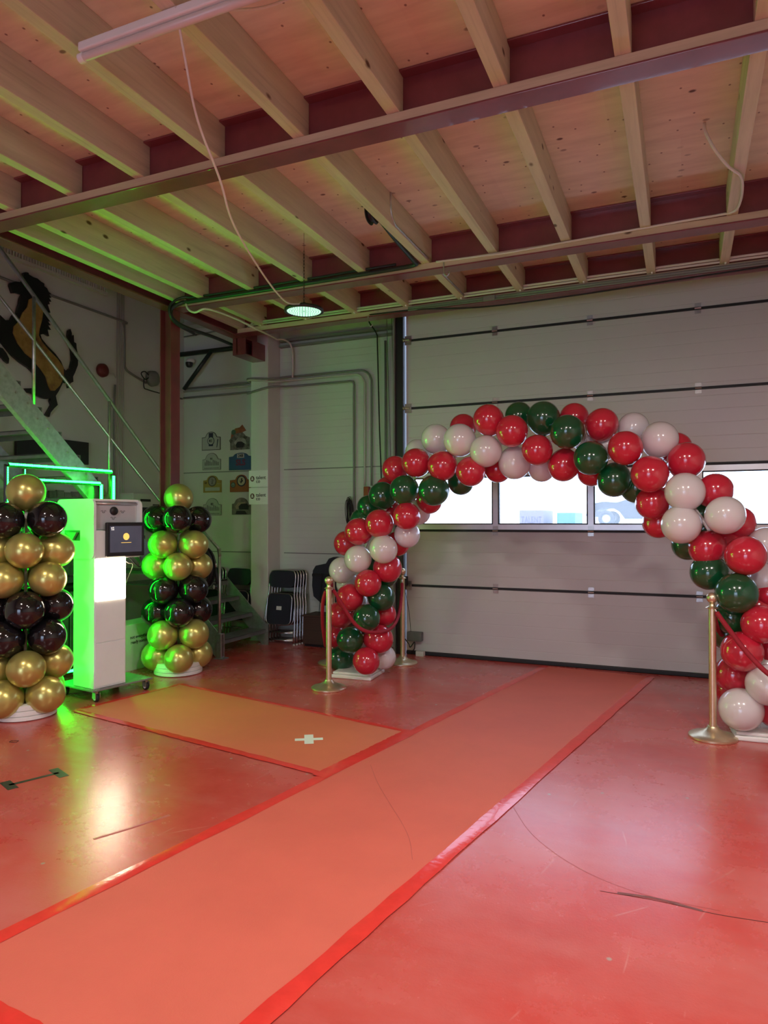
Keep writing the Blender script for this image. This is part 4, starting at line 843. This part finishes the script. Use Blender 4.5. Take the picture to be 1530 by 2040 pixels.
ARCH=[
('R',-1.479,5.605,2.326,0.129,0.24,0.62,-0.75),('R',-1.811,5.979,2.330,0.119,0.14,-0.51,-0.85),('R',-1.275,5.570,2.218,0.133,0.07,0.90,-0.44),('G',-1.289,5.887,2.388,0.118,-0.05,-0.52,-0.85),
('G',-1.045,5.692,2.328,0.134,0.10,-0.02,-1.00),('W',-2.030,5.865,2.220,0.134,0.52,-0.09,-0.85),('W',-1.743,5.652,2.175,0.138,0.14,0.83,-0.53),('W',-1.504,5.610,2.067,0.132,0.20,0.91,0.36),
('W',-2.277,6.060,2.132,0.120,0.29,-0.55,-0.79),('R',-2.457,5.940,1.967,0.124,0.73,-0.13,-0.67),('R',-2.169,5.727,2.002,0.129,0.33,0.85,-0.40),('R',-1.908,5.681,1.963,0.130,-0.03,0.93,0.38),
('R',-1.642,5.634,1.903,0.126,-0.10,0.67,0.73),('R',-1.480,5.920,1.936,0.118,-0.38,-0.58,0.72),('W',-1.292,5.735,1.969,0.136,-0.06,0.01,1.00),('R',-1.065,5.533,2.051,0.124,0.20,0.85,0.49),
('W',-1.089,5.852,1.932,0.118,-0.07,-0.58,0.81),('G',-1.835,5.983,1.835,0.118,-0.47,-0.53,0.70),('G',-1.993,5.696,1.752,0.134,-0.28,0.64,0.72),('G',-2.290,5.748,1.766,0.131,-0.10,0.93,0.36),
('G',-2.599,5.965,1.724,0.131,0.68,-0.12,-0.72),('G',-2.828,6.157,1.622,0.118,0.62,-0.62,-0.48),('R',-2.610,6.119,1.794,0.118,0.38,-0.67,-0.64),('R',-2.158,6.040,1.670,0.119,-0.44,-0.53,0.72),
('R',-2.267,5.744,1.530,0.124,-0.51,0.61,0.61),('W',-2.278,6.061,1.566,0.118,-0.60,-0.51,0.62),('R',-2.555,5.794,1.462,0.134,-0.35,0.90,0.27),('R',-2.786,5.835,1.386,0.130,0.50,0.87,-0.07),
('R',-3.017,6.038,1.268,0.122,0.94,-0.17,-0.30),('R',-2.568,6.112,1.554,0.118,-0.23,-0.97,-0.03),('W',-2.329,5.917,1.357,0.119,-0.65,0.11,0.75),('W',-2.511,5.787,1.228,0.131,-0.61,0.63,0.47),
('W',-2.793,5.836,1.129,0.130,-0.10,0.99,-0.06),('W',-3.066,6.047,1.002,0.130,0.97,-0.17,-0.17),('R',-2.501,6.100,1.266,0.118,-0.78,-0.46,0.43),('R',-2.541,5.955,1.044,0.135,-0.98,0.17,0.13),
('R',-2.680,5.816,0.910,0.125,-0.63,0.77,0.04),('G',-2.629,6.122,0.965,0.118,-0.85,-0.51,0.15),('G',-2.776,6.148,1.054,0.118,-0.29,-0.95,-0.09),('G',-2.609,5.966,0.764,0.130,-0.97,0.17,0.14),
('W',-3.073,6.200,0.855,0.120,0.76,-0.64,-0.05),('R',-2.885,5.852,0.764,0.130,0.20,0.98,-0.03),('R',-3.090,6.051,0.565,0.132,0.98,-0.17,-0.02),('R',-2.655,6.127,0.586,0.118,-0.87,-0.48,0.06),
('G',-2.697,5.819,0.587,0.129,-0.66,0.75,0.05),('W',-2.945,6.178,0.661,0.118,0.45,-0.89,-0.11),('G',-2.885,5.853,0.367,0.128,0.04,1.00,-0.04),('R',-2.643,5.972,0.371,0.140,-0.98,0.17,-0.05),
('R',-3.232,6.228,0.321,0.118,0.85,-0.52,-0.00),('G',-3.090,6.051,0.137,0.126,0.98,-0.17,-0.08),('R',-2.701,5.820,0.189,0.128,-0.68,0.74,0.04),('W',-2.656,6.127,0.171,0.118,-0.89,-0.45,-0.04),
('W',-2.910,6.172,0.247,0.118,0.19,-0.98,-0.04),('G',-2.908,6.171,1.496,0.118,0.68,-0.62,-0.40),('G',-0.823,5.490,2.179,0.134,-0.04,0.90,-0.43),('R',-0.814,5.803,2.334,0.118,-0.20,-0.52,-0.83),
('R',-0.576,5.609,2.237,0.127,-0.31,0.05,-0.95),('W',-0.353,5.722,2.214,0.118,-0.36,-0.48,-0.80),('W',-0.155,5.535,2.094,0.133,-0.53,0.09,-0.84),('R',-0.878,5.662,1.932,0.128,0.27,-0.05,0.96),
('G',-0.644,5.459,1.965,0.130,0.39,0.83,0.39),('R',-0.390,5.414,2.027,0.129,-0.04,0.93,-0.36),('R',-0.676,5.779,1.884,0.118,0.01,-0.64,0.77),('G',-0.486,5.593,1.800,0.129,0.32,-0.06,0.95),
('W',-0.559,5.758,2.088,0.118,-0.29,-0.92,-0.25),('W',-0.709,5.785,2.153,0.118,-0.25,-0.87,-0.42),('R',-0.221,5.384,1.827,0.135,0.19,0.98,0.02),('R',0.024,5.504,1.929,0.131,-0.60,0.11,-0.79),
('R',-0.047,5.668,2.037,0.118,-0.61,-0.43,-0.66),('G',-0.336,5.719,1.742,0.118,0.38,-0.73,0.57),('R',-0.210,5.545,1.621,0.123,0.60,-0.11,0.79),('W',0.013,5.343,1.692,0.137,-0.09,0.98,-0.16),
('R',0.211,5.471,1.702,0.122,-0.79,0.14,-0.60),('W',-0.013,5.348,1.460,0.135,0.56,0.74,0.37),('R',-0.173,5.691,1.471,0.118,0.60,-0.59,0.53),('G',0.129,5.638,1.542,0.118,-0.22,-0.97,-0.08),
('G',0.128,5.638,1.426,0.118,0.17,-0.98,0.15),('W',0.266,5.299,1.525,0.131,-0.49,0.81,-0.33),('R',0.367,5.596,1.472,0.118,-0.78,-0.51,-0.35),('G',0.033,5.654,1.308,0.118,0.61,-0.72,0.33),
('R',0.155,5.481,1.291,0.127,0.82,-0.14,0.55),('R',0.389,5.277,1.251,0.134,-0.46,0.83,-0.32),('W',0.543,5.565,1.312,0.128,-0.83,-0.35,-0.43),('R',0.291,5.609,1.323,0.118,-0.40,-0.90,-0.15),
('G',0.165,5.479,1.116,0.127,0.88,-0.15,0.46),('G',0.332,5.287,0.994,0.139,0.12,0.99,-0.12),('R',0.561,5.562,0.977,0.118,-0.85,-0.50,-0.16),('W',0.548,5.564,1.075,0.118,-0.84,-0.47,-0.27),
('G',0.307,5.454,0.809,0.122,0.94,-0.17,0.29),('R',0.478,5.261,0.793,0.129,-0.37,0.91,-0.17),('R',0.362,5.282,0.599,0.136,0.44,0.90,0.00),('G',0.280,5.611,0.669,0.118,0.62,-0.78,0.05),
('R',0.487,5.575,0.872,0.118,-0.56,-0.80,-0.22),('R',0.318,5.452,0.406,0.127,0.96,-0.17,0.22),('W',0.538,5.566,0.456,0.118,-0.47,-0.88,-0.10),('W',0.510,5.256,0.391,0.137,-0.23,0.97,0.05),
('W',0.353,5.283,0.206,0.141,0.63,0.77,-0.03),('R',0.579,5.406,0.188,0.120,-0.98,0.17,0.11),('R',0.320,5.604,0.258,0.118,0.64,-0.76,-0.08),('R',0.565,5.561,0.588,0.118,-0.68,-0.72,-0.16),
]
ARCHPATH= [(-2.879, 6.014, 0), (-2.879, 6.014, 0.4), (-2.849, 6.009, 0.8), (-2.8, 6.0, 1.2), (-2.603, 5.965, 1.55), (-2.308, 5.913, 1.83), (-1.914, 5.844, 2.03), (-1.421, 5.758, 2.14), (-1.027, 5.688, 2.14), (-0.633, 5.619, 2.06), (-0.338, 5.567, 1.94), (-0.042, 5.515, 1.72), (0.155, 5.481, 1.45), (0.302, 5.455, 1.15), (0.401, 5.437, 0.8), (0.47, 5.425, 0.4), (0.47, 5.425, 0)]

t = empty('balloon_arch', (-1.17, 5.72, 0)); tag(t, 'red, green and pearl white balloon arch standing in front of the overhead door', 'balloon arch')
for (c, x, y, z, r, dx, dy, dz) in ARCH: balloon(c, (x, y, z), r, (dx, dy, dz), t)
MB().tube([Vector(p)-t.location for p in smooth_path(ARCHPATH, 4)], 0.014, 8).build('arch_pole', M_white, t, True)
for (bx, by) in ((-2.88, 6.03), (0.50, 5.46)):
    m = MB().box(-0.20, 0.20, -0.20, 0.20, 0.0, 0.035, 0.01, Matrix.Translation((bx+1.17, by-5.72, 0)) @ Matrix.Rotation(R(4), 4, 'Z')).box(-0.19, 0.19, -0.19, 0.19, 0.035, 0.06, 0.01, Matrix.Translation((bx+1.17, by-5.72, 0)) @ Matrix.Rotation(R(4), 4, 'Z'))
    m.build('base_plate', M_white, t)
# ================================================================ STANCHIONS AND ROPES
def make_post():
    t = empty('rope_post')
    MB().lathe([(0, 0.0), (0.152, 0.0), (0.156, 0.004), (0.156, 0.016), (0.150, 0.022), (0.11, 0.034), (0.07, 0.048), (0.045, 0.064), (0.034, 0.082), (0.0, 0.084)], 48).build('base', M_gold, t, 'auto')
    MB().lathe([(0.0, 0.075), (0.0245, 0.075), (0.0245, 0.885), (0.0, 0.885)], 24).build('pole', M_gold, t, 'auto')
    MB().lathe([(0.0, 0.885), (0.040, 0.886), (0.042, 0.890), (0.030, 0.897), (0.020, 0.902), (0.016, 0.915), (0.022, 0.922), (0.0, 0.924)], 32).build('rope_ring', M_gold, t, 'auto')
    MB().lathe([(0, 0.918), (0.018, 0.924), (0.032, 0.938), (0.038, 0.957), (0.034, 0.976), (0.020, 0.990), (0, 0.995)], 28).build('ball_finial', M_gold, t, True)
    return t
post = make_post(); posts = [((-2.89, 5.44), 'brass rope post in front of the left arch leg, nearest the mat'), ((-2.686, 6.684), 'brass rope post behind the left arch leg beside the door frame'), ((0.18, 5.255), 'brass rope post in front of the right arch leg'), ((-3.355, 6.40), 'brass rope post mostly hidden behind the left front rope post'), ((0.52, 6.40), 'brass rope post hidden behind the right arch leg'), ((1.24, 4.70), 'brass rope post just outside the right picture edge')]
for k, ((x, y), lb) in enumerate(posts):
    o = post
    if k:
        o = post.copy(); C.objects.link(o)
        for c in post.children: d = c.copy(); C.objects.link(d); d.parent = o
    o.location = (x, y, 0); tag(o, lb, 'rope post', 'brass rope posts')
def rope(path, label):
    p = [Vector(q) for q in smooth_path(path, 6)]
    c = (p[0]+p[-1])/2; t = empty('velvet_rope', c); tag(t, label, 'rope', 'red velvet ropes')
    q = [v-c for v in p]
    MB().tube(q[3:-3], 0.0165, 10).build('velvet_cover', M_velvet, t, True)
    MB().tube(q[:4], 0.010, 8).tube(q[-4:], 0.010, 8).build('metal_hook', M_chrome, t, True)
rope([(-2.885, 5.47, 0.885), (-2.856, 5.50, 0.842), (-2.776, 5.56, 0.675), (-2.706, 5.60, 0.559), (-2.62, 5.66, 0.490), (-2.545, 5.82, 0.468), (-2.53, 6.05, 0.485), (-2.585, 6.35, 0.580), (-2.657, 6.60, 0.780), (-2.68, 6.65, 0.885)], 'red velvet rope sagging in front of the left arch leg')
rope([(-2.91, 5.455, 0.885), (-2.945, 5.465, 0.830), (-2.985, 5.50, 0.730), (-3.04, 5.60, 0.54), (-3.10, 5.75, 0.366), (-3.17, 5.90, 0.285), (-3.24, 6.05, 0.335), (-3.30, 6.2, 0.562), (-3.335, 6.33, 0.78), (-3.34, 6.36, 0.885)], 'red velvet rope hanging steeply left of the left front post')
rope([(0.195, 5.235, 0.885), (0.225, 5.215, 0.835), (0.298, 5.12, 0.735), (0.38, 5.04, 0.630), (0.486, 4.97, 0.524), (0.62, 4.90, 0.455), (0.80, 4.84, 0.455), (1.00, 4.78, 0.56), (1.14, 4.74, 0.72), (1.22, 4.71, 0.885)], 'red velvet rope running from the right front post to the picture edge')
rope([(0.19, 5.275, 0.885), (0.20, 5.32, 0.80), (0.225, 5.42, 0.715), (0.28, 5.60, 0.63), (0.33, 5.85, 0.56), (0.38, 6.05, 0.56), (0.43, 6.25, 0.65), (0.45, 6.35, 0.79), (0.505, 6.385, 0.885)], 'red velvet rope passing behind the right arch leg')
# ================================================================ PHOTO BOOTH
KA = R(-10)
t = empty('photo_booth', (-4.45, 4.274, 0), KA); tag(t, 'white photo booth on castors with touch screen and glowing light panel', 'photo booth')
# local axes: x outwards to the carpet, y along the booth front
MB().box(-0.29, 0.0, 0.0, 0.302, 0.105, 1.19, 0.003).build('body', M_kiosk, t)
MB().box(0.0, 0.006, 0.012, 0.290, 0.12, 0.478, 0.001).build('lower_door', M_kiosk, t)
MB().box(0.0, 0.006, 0.012, 0.290, 0.484, 0.826, 0.001).build('middle_door', M_kiosk, t)
MB().box(0.0, 0.012, 0.010, 0.292, 0.832, 1.18, 0.002).build('light_panel', M_panel, t)
# head: side cheeks with a shell open to the front
sh = MB()
prof = [(x, z) for x, z in rrect(0.53, 0.50, 0.055)]
prof = [(x-0.255, z+1.425) for x, z in prof]
sh.prism(prof, 0.022, lambda u, v, w: (u, -0.012+w, v)); sh.build('left_cheek', M_kiosk, t)
MB().prism(prof, 0.022, lambda u, v, w: (u, 0.438+w, v)).build('right_cheek', M_kiosk, t)
MB().box(-0.515, -0.015, 0.01, 0.438, 1.655, 1.675, 0.003).box(-0.52, -0.505, 0.01, 0.438, 1.20, 1.66).build('shell', M_kiosk, t)
MB().box(-0.505, -0.045, 0.011, 0.437, 1.18, 1.654).build('head_core', M_kiosk, t)
MB().box(-0.044, -0.030, 0.03, 0.42, 1.42, 1.62, 0.002).build('camera_panel', simple('booth_front_grey', (0.50, 0.50, 0.53), 0.35, 0, 0.02), t)
MB().tube([(-0.03, 0.015, 1.637), (-0.03, 0.434, 1.637)], 0.010, 10).build('top_rail', M_alu, t, True)
MB().box(-0.044, 0.010, 0.0, 0.438, 1.176, 1.41, 0.003).build('screen_shelf', M_kiosk, t)
MB().lathe([(0, 0.02), (0.032, 0.02), (0.036, 0.012), (0.036, 0.0), (0, 0.0)], 28, mat=Matrix.Translation((-0.030, 0.20, 1.575)) @ Matrix.Rotation(R(90), 4, 'Y')).build('camera_lens', M_black, t, True)
dots = MB()
for (yy, zz_) in ((0.105, 1.568), (0.29, 1.568), (0.198, 1.513)):
    for (a, b) in ((-0.022, 0.006), (-0.014, 0.008), (-0.010, -0.004), (-0.004, -0.008), (0.004, -0.008), (0.010, -0.004), (0.014, 0.008), (0.022, 0.006), (-0.006, 0.004), (0.006, 0.004)):
        dots.box(-0.0302, -0.0292, yy+a-0.0022, yy+a+0.0022, zz_+b-0.0035, zz_+b+0.0035)
dots.build('printed_marks', M_ink, t)
scr = MB().box(0.012, 0.040, 0.088, 0.462, 1.188, 1.478, 0.008).build('touch_screen', M_black, t)
ms, nt, b = new_mat('screen_glass')
f = noise(nt, pos_map(nt), 4, 2); nt.links.new(ramp(nt, f, [(0.3, (0.035, 0.035, 0.05)), (0.7, (0.06, 0.055, 0.07))]), b.inputs['Base Color']); b.inputs['Roughness'].default_value = 0.12
b.inputs['Emission Color'].default_value = (0.10, 0.10, 0.14, 1); b.inputs['Emission Strength'].default_value = 0.35
MB().box(0.0402, 0.0412, 0.118, 0.432, 1.225, 1.447).build('display', ms, scr)
yl = emit('screen_yellow', (0.85, 0.55, 0.12), 0.9); wl = emit('screen_white', (0.6, 0.6, 0.6), 0.7)
MB().lathe([(0, 0), (0.030, 0), (0.030, 0.0006), (0, 0.0006)], 28, mat=Matrix.Translation((0.0413, 0.275, 1.357)) @ Matrix.Rotation(R(90), 4, 'Y')).build('screen_button', yl, scr)
MB().box(0.0413, 0.0418, 0.225, 0.325, 1.304, 1.308).build('screen_caption', yl, scr)
MB().box(0.0413, 0.0418, 0.128, 0.140, 1.425, 1.437).box(0.0413, 0.0418, 0.143, 0.155, 1.428, 1.440).box(0.0413, 0.0418, 0.131, 0.142, 1.412, 1.422).box(0.0413, 0.0418, 0.145, 0.157, 1.412, 1.424).build('screen_icon', wl, scr)
sl = MB().box(-0.40, -0.18, -0.0135, -0.012, 1.325, 1.412, 0.0).build('print_slot', M_black, t)
MB().prism([(-0.36, 1.395), (-0.20, 1.395), (-0.26, 1.33)], 0.02, lambda u, v, w: (u, -0.014-w, v)).build('print_tray', M_conduit, t)
MB().box(-0.50, 0.03, -0.03, 0.56, 0.088, 0.103, 0.003).build('base_plate', M_conduit, t)
def castor(x, y):
    c = MB().box(x-0.02, x+0.02, y-0.014, y+0.014, 0.058, 0.088, 0.002).box(x-0.012, x+0.035, y-0.022, y-0.018, 0.03, 0.075).box(x-0.012, x+0.035, y+0.018, y+0.022, 0.03, 0.075).build('castor', M_zinc, t)
    mt = Matrix.Translation((x+0.01, y, 0.034)) @ Matrix.Rotation(R(90), 4, 'X')
    MB().lathe([(0, -0.014), (0.022, -0.014), (0.033, -0.012), (0.034, 0), (0.033, 0.012), (0.022, 0.014), (0, 0.014)], 24, mat=mt).build('castor_wheel', M_rubber, c, True)
    MB().lathe([(0, -0.0155), (0.020, -0.0155), (0.020, 0.0155), (0, 0.0155)], 20, mat=mt).build('castor_hub', M_white, c)
for x in (-0.01, -0.44):
    for y in (0.02, 0.51): castor(x, y)
dl = MB()
for (x, y) in ((0.0, 0.03), (0.0, 0.50)):
    for k in range(14): dl.lathe([(0, 0), (0.004, 0), (0.004, 0.0004), (0, 0.0004)], 6, (x-0.03+0.015*(k % 5), y-0.03+0.02*(k//5)+0.004*(k % 2), 0.103))
dl.build('bolt_holes', M_white, t)
MB().tube(smooth_path([(0.0, 0.33, 1.18), (0.03, 0.37, 1.12), (0.02, 0.43, 1.09), (-0.02, 0.47, 1.13), (-0.03, 0.46, 1.19)], 6), 0.006, 7).build('screen_cable', M_rubber, t, True)
MB().tube(smooth_path([(0.0, 0.25, 1.18), (0.02, 0.31, 1.13), (0.0, 0.37, 1.10), (-0.15, 0.40, 0.9), (-0.22, 0.42, 0.6), (-0.28, 0.40, 0.4), (-0.32, 0.36, 0.12)], 6), 0.003, 6).build('power_cable', M_cable, t, True)
# ================================================================ LED FRAME BEHIND THE BOOTH
t = empty('led_frame', (-5.06, 3.965, 0), R(-7)); tag(t, 'rectangular frame wrapped with glowing green LED strips behind the booth', 'light frame')
def led(a, b, nrm=(1, 0, 0)):
    a = Vector(a); b = Vector(b); d = (b-a); L_ = d.length; ez = d.normalized(); ex = Vector(nrm); ex = (ex-ez*ex.dot(ez)).normalized(); ey = ez.cross(ex)
    mt = Matrix((ex, ey, ez)).transposed().to_4x4(); mt.translation = a
    s = MB().box(-0.022, -0.001, -0.016, 0.016, 0, L_, 0.002, mt).build('led_channel', M_black, t)
    MB().box(0.0, 0.0012, -0.012, 0.012, 0.004, L_-0.004, 0, mt).build('led_strip', M_green, s)
    n = min(90, int(L_/0.016)); m = MB()
    for k in range(n):
        z = (k+0.5)*L_/n; m.box(0.0012, 0.003, -0.004, 0.004, z-0.0035, z+0.0035, 0, mt)
    m.build('led_dots', M_greenc, s)
zA, zB = 1.958, 1.850
led((0, 0, zA), (0, 1.0, zA), (0.75, 0, 0.66)); led((0, -0.01, 0.14), (0, -0.01, zA-0.02), (0.75, 0.66, 0)); led((0.0, 1.015, 0.75), (0.0, 1.015, zA-0.04), (0.9, -0.35, 0)); led((0.02, 0.0, 0.165), (0.02, 0.98, 0.165), (0.8, 0, 0.6))
led((-0.15, 0.24, zB), (-0.15, 0.99, zB), (0.75, 0, 0.66)); led((-0.15, 0.232, 0.9), (-0.15, 0.232, zA-0.02), (0.75, 0.66, 0)); led((-0.15, 0.995, 0.75), (-0.15, 0.995, zB-0.01), (0.9, -0.35, 0))
fm = MB()
for (x, y0, y1, zt_) in ((-0.032, -0.01, 1.015, zA), (-0.182, 0.232, 0.995, zB)):
    for y in (y0, y1): fm.box(x-0.012, x+0.006, y-0.008, y+0.008, 0, zt_)
    fm.box(x-0.012, x+0.006, y0, y1, zt_-0.022, zt_-0.008)
for y in (0.0, 1.005): fm.box(-0.30, 0.10, y-0.02, y+0.02, 0, 0.012)
fm.build('frame_tubes', M_black, t)
# ================================================================ THINGS BY THE DOOR
t = empty('door_control', (-2.72, 7.15, 0.21)); tag(t, 'dark control box with cables at the lower left corner of the door', 'control box')
MB().box(-0.085, 0.085, -0.05, 0.03, -0.05, 0.05, 0.008).build('housing', M_tread, t)
MB().tube(smooth_path([(-0.05, -0.01, 0.05), (-0.06, -0.03, 0.25), (-0.10, -0.04, 0.48)], 5), 0.003, 5).build('spring_lead', M_rubber, t)
sp = MB().tube([(-0.115+0.010*math.cos(k*0.9), -0.04+0.010*math.sin(k*0.9), 0.46+0.0016*k*0.9) for k in range(90)], 0.003, 4); sp.build('coiled_lead', M_rubber, t, True)
MB().box(-0.145, -0.085, -0.05, 0.0, 0.56, 0.66, 0.006).build('switch', M_rubber, t)
MB().tube(smooth_path([(-0.14, 0, -0.02), (-0.07, -0.03, -0.08), (-0.05, -0.03, -0.12), (0.0, -0.03, -0.06), (0.0, -0.03, -0.13), (-0.03, -0.03, -0.17)], 6), 0.006, 6).build('lead', M_rubber, t, True)
o = MB().box(-2.70, -2.61, 7.10, 7.165, 0.0, 0.055, 0.004).build('door_stop', M_cover); tag(o, 'small pale block on the floor at the door corner', 'block')
o = MB().box(-2.83, -2.745, 7.165, 7.177, 0.05, 0.26).build('corner_plate', M_alu); tag(o, 'bare metal plate at the lower left corner of the door', 'plate')
# ================================================================ OUTSIDE, SEEN THROUGH THE DOOR WINDOWS
pc = simple('pale_sign_print', (0.20, 0.17, 0.22), 0.6, 0, 0.03); cy = simple('cyan_sign_print', (0.07, 0.22, 0.24), 0.6, 0, 0.03)
t = empty('grey_container', (-4.12, 21.3, -0.05)); tag(t, 'pale grey lettered container far outside, seen through the door window', 'container')
MB().box(-0.36, 0.36, -0.8, 0.8, 0.0, 1.82, 0.02).build('body', pc, t); text_mesh('TALENT', 0.28, simple('faint_grey_print', (0.09, 0.08, 0.12), 0.6), 'lettering', t, lambda x, y, z: (x*0.6, -0.803-z, 1.52+y))
t = empty('cyan_container', (-3.12, 21.3, -0.05)); tag(t, 'pale cyan container outside beside the lettered grey one', 'container')
MB().box(-0.26, 0.26, -0.8, 0.8, 0.0, 1.74, 0.02).build('body', cy, t)
t = empty('parked_car', (-1.12, 14.6, 1.46)); tag(t, 'vintage open car outside behind the right door window', 'car')
cb = simple('dark_car_body', (0.012, 0.013, 0.02), 0.4, 0, 0.05)
MB().prism([(-0.62, 0.10), (-0.60, 0.22), (-0.50, 0.34), (-0.30, 0.38), (-0.05, 0.36), (0.15, 0.42), (0.6, 0.44), (1.1, 0.40), (1.5, 0.30), (1.6, 0.10), (1.3, 0.04), (0.1, 0.04), (0.0, 0.18), (-0.12, 0.25), (-0.28, 0.26), (-0.42, 0.20), (-0.48, 0.08)], 1.3, lambda u, v, w: (u, w-0.65, v)).build('body', cb, t)
for x in (-0.24, 1.15):
    for y in (-0.62, 0.62):
        wh = MB().lathe([(0.08, -0.06), (0.15, -0.06), (0.16, 0), (0.15, 0.06), (0.08, 0.06), (0.08, -0.06)], 28, mat=Matrix.Translation((x, y, 0.05)) @ Matrix.Rotation(R(90), 4, 'X')).build('wheel', cb, t, True)
        MB().lathe([(0, -0.07), (0.08, -0.03), (0.08, 0.03), (0, 0.07)], 20, mat=Matrix.Translation((x, y, 0.05)) @ Matrix.Rotation(R(90), 4, 'X')).build('hub', M_white, wh)
MB().box(0.2, 0.9, -0.55, 0.55, 0.30, 0.36).build('seat', M_white, t)
MB().tube([(0.28, -0.3, 0.40), (0.12, -0.3, 0.72)], 0.012, 6).build('windscreen_post', cb, t)
o = MB().box(-1.6, 3.4, 13.3, 15.9, -0.05, 1.34, 0.02).build('display_plinth', M_white); tag(o, 'pale raised platform outside carrying the vintage car', 'platform')
# building facing the windows, bright and pale
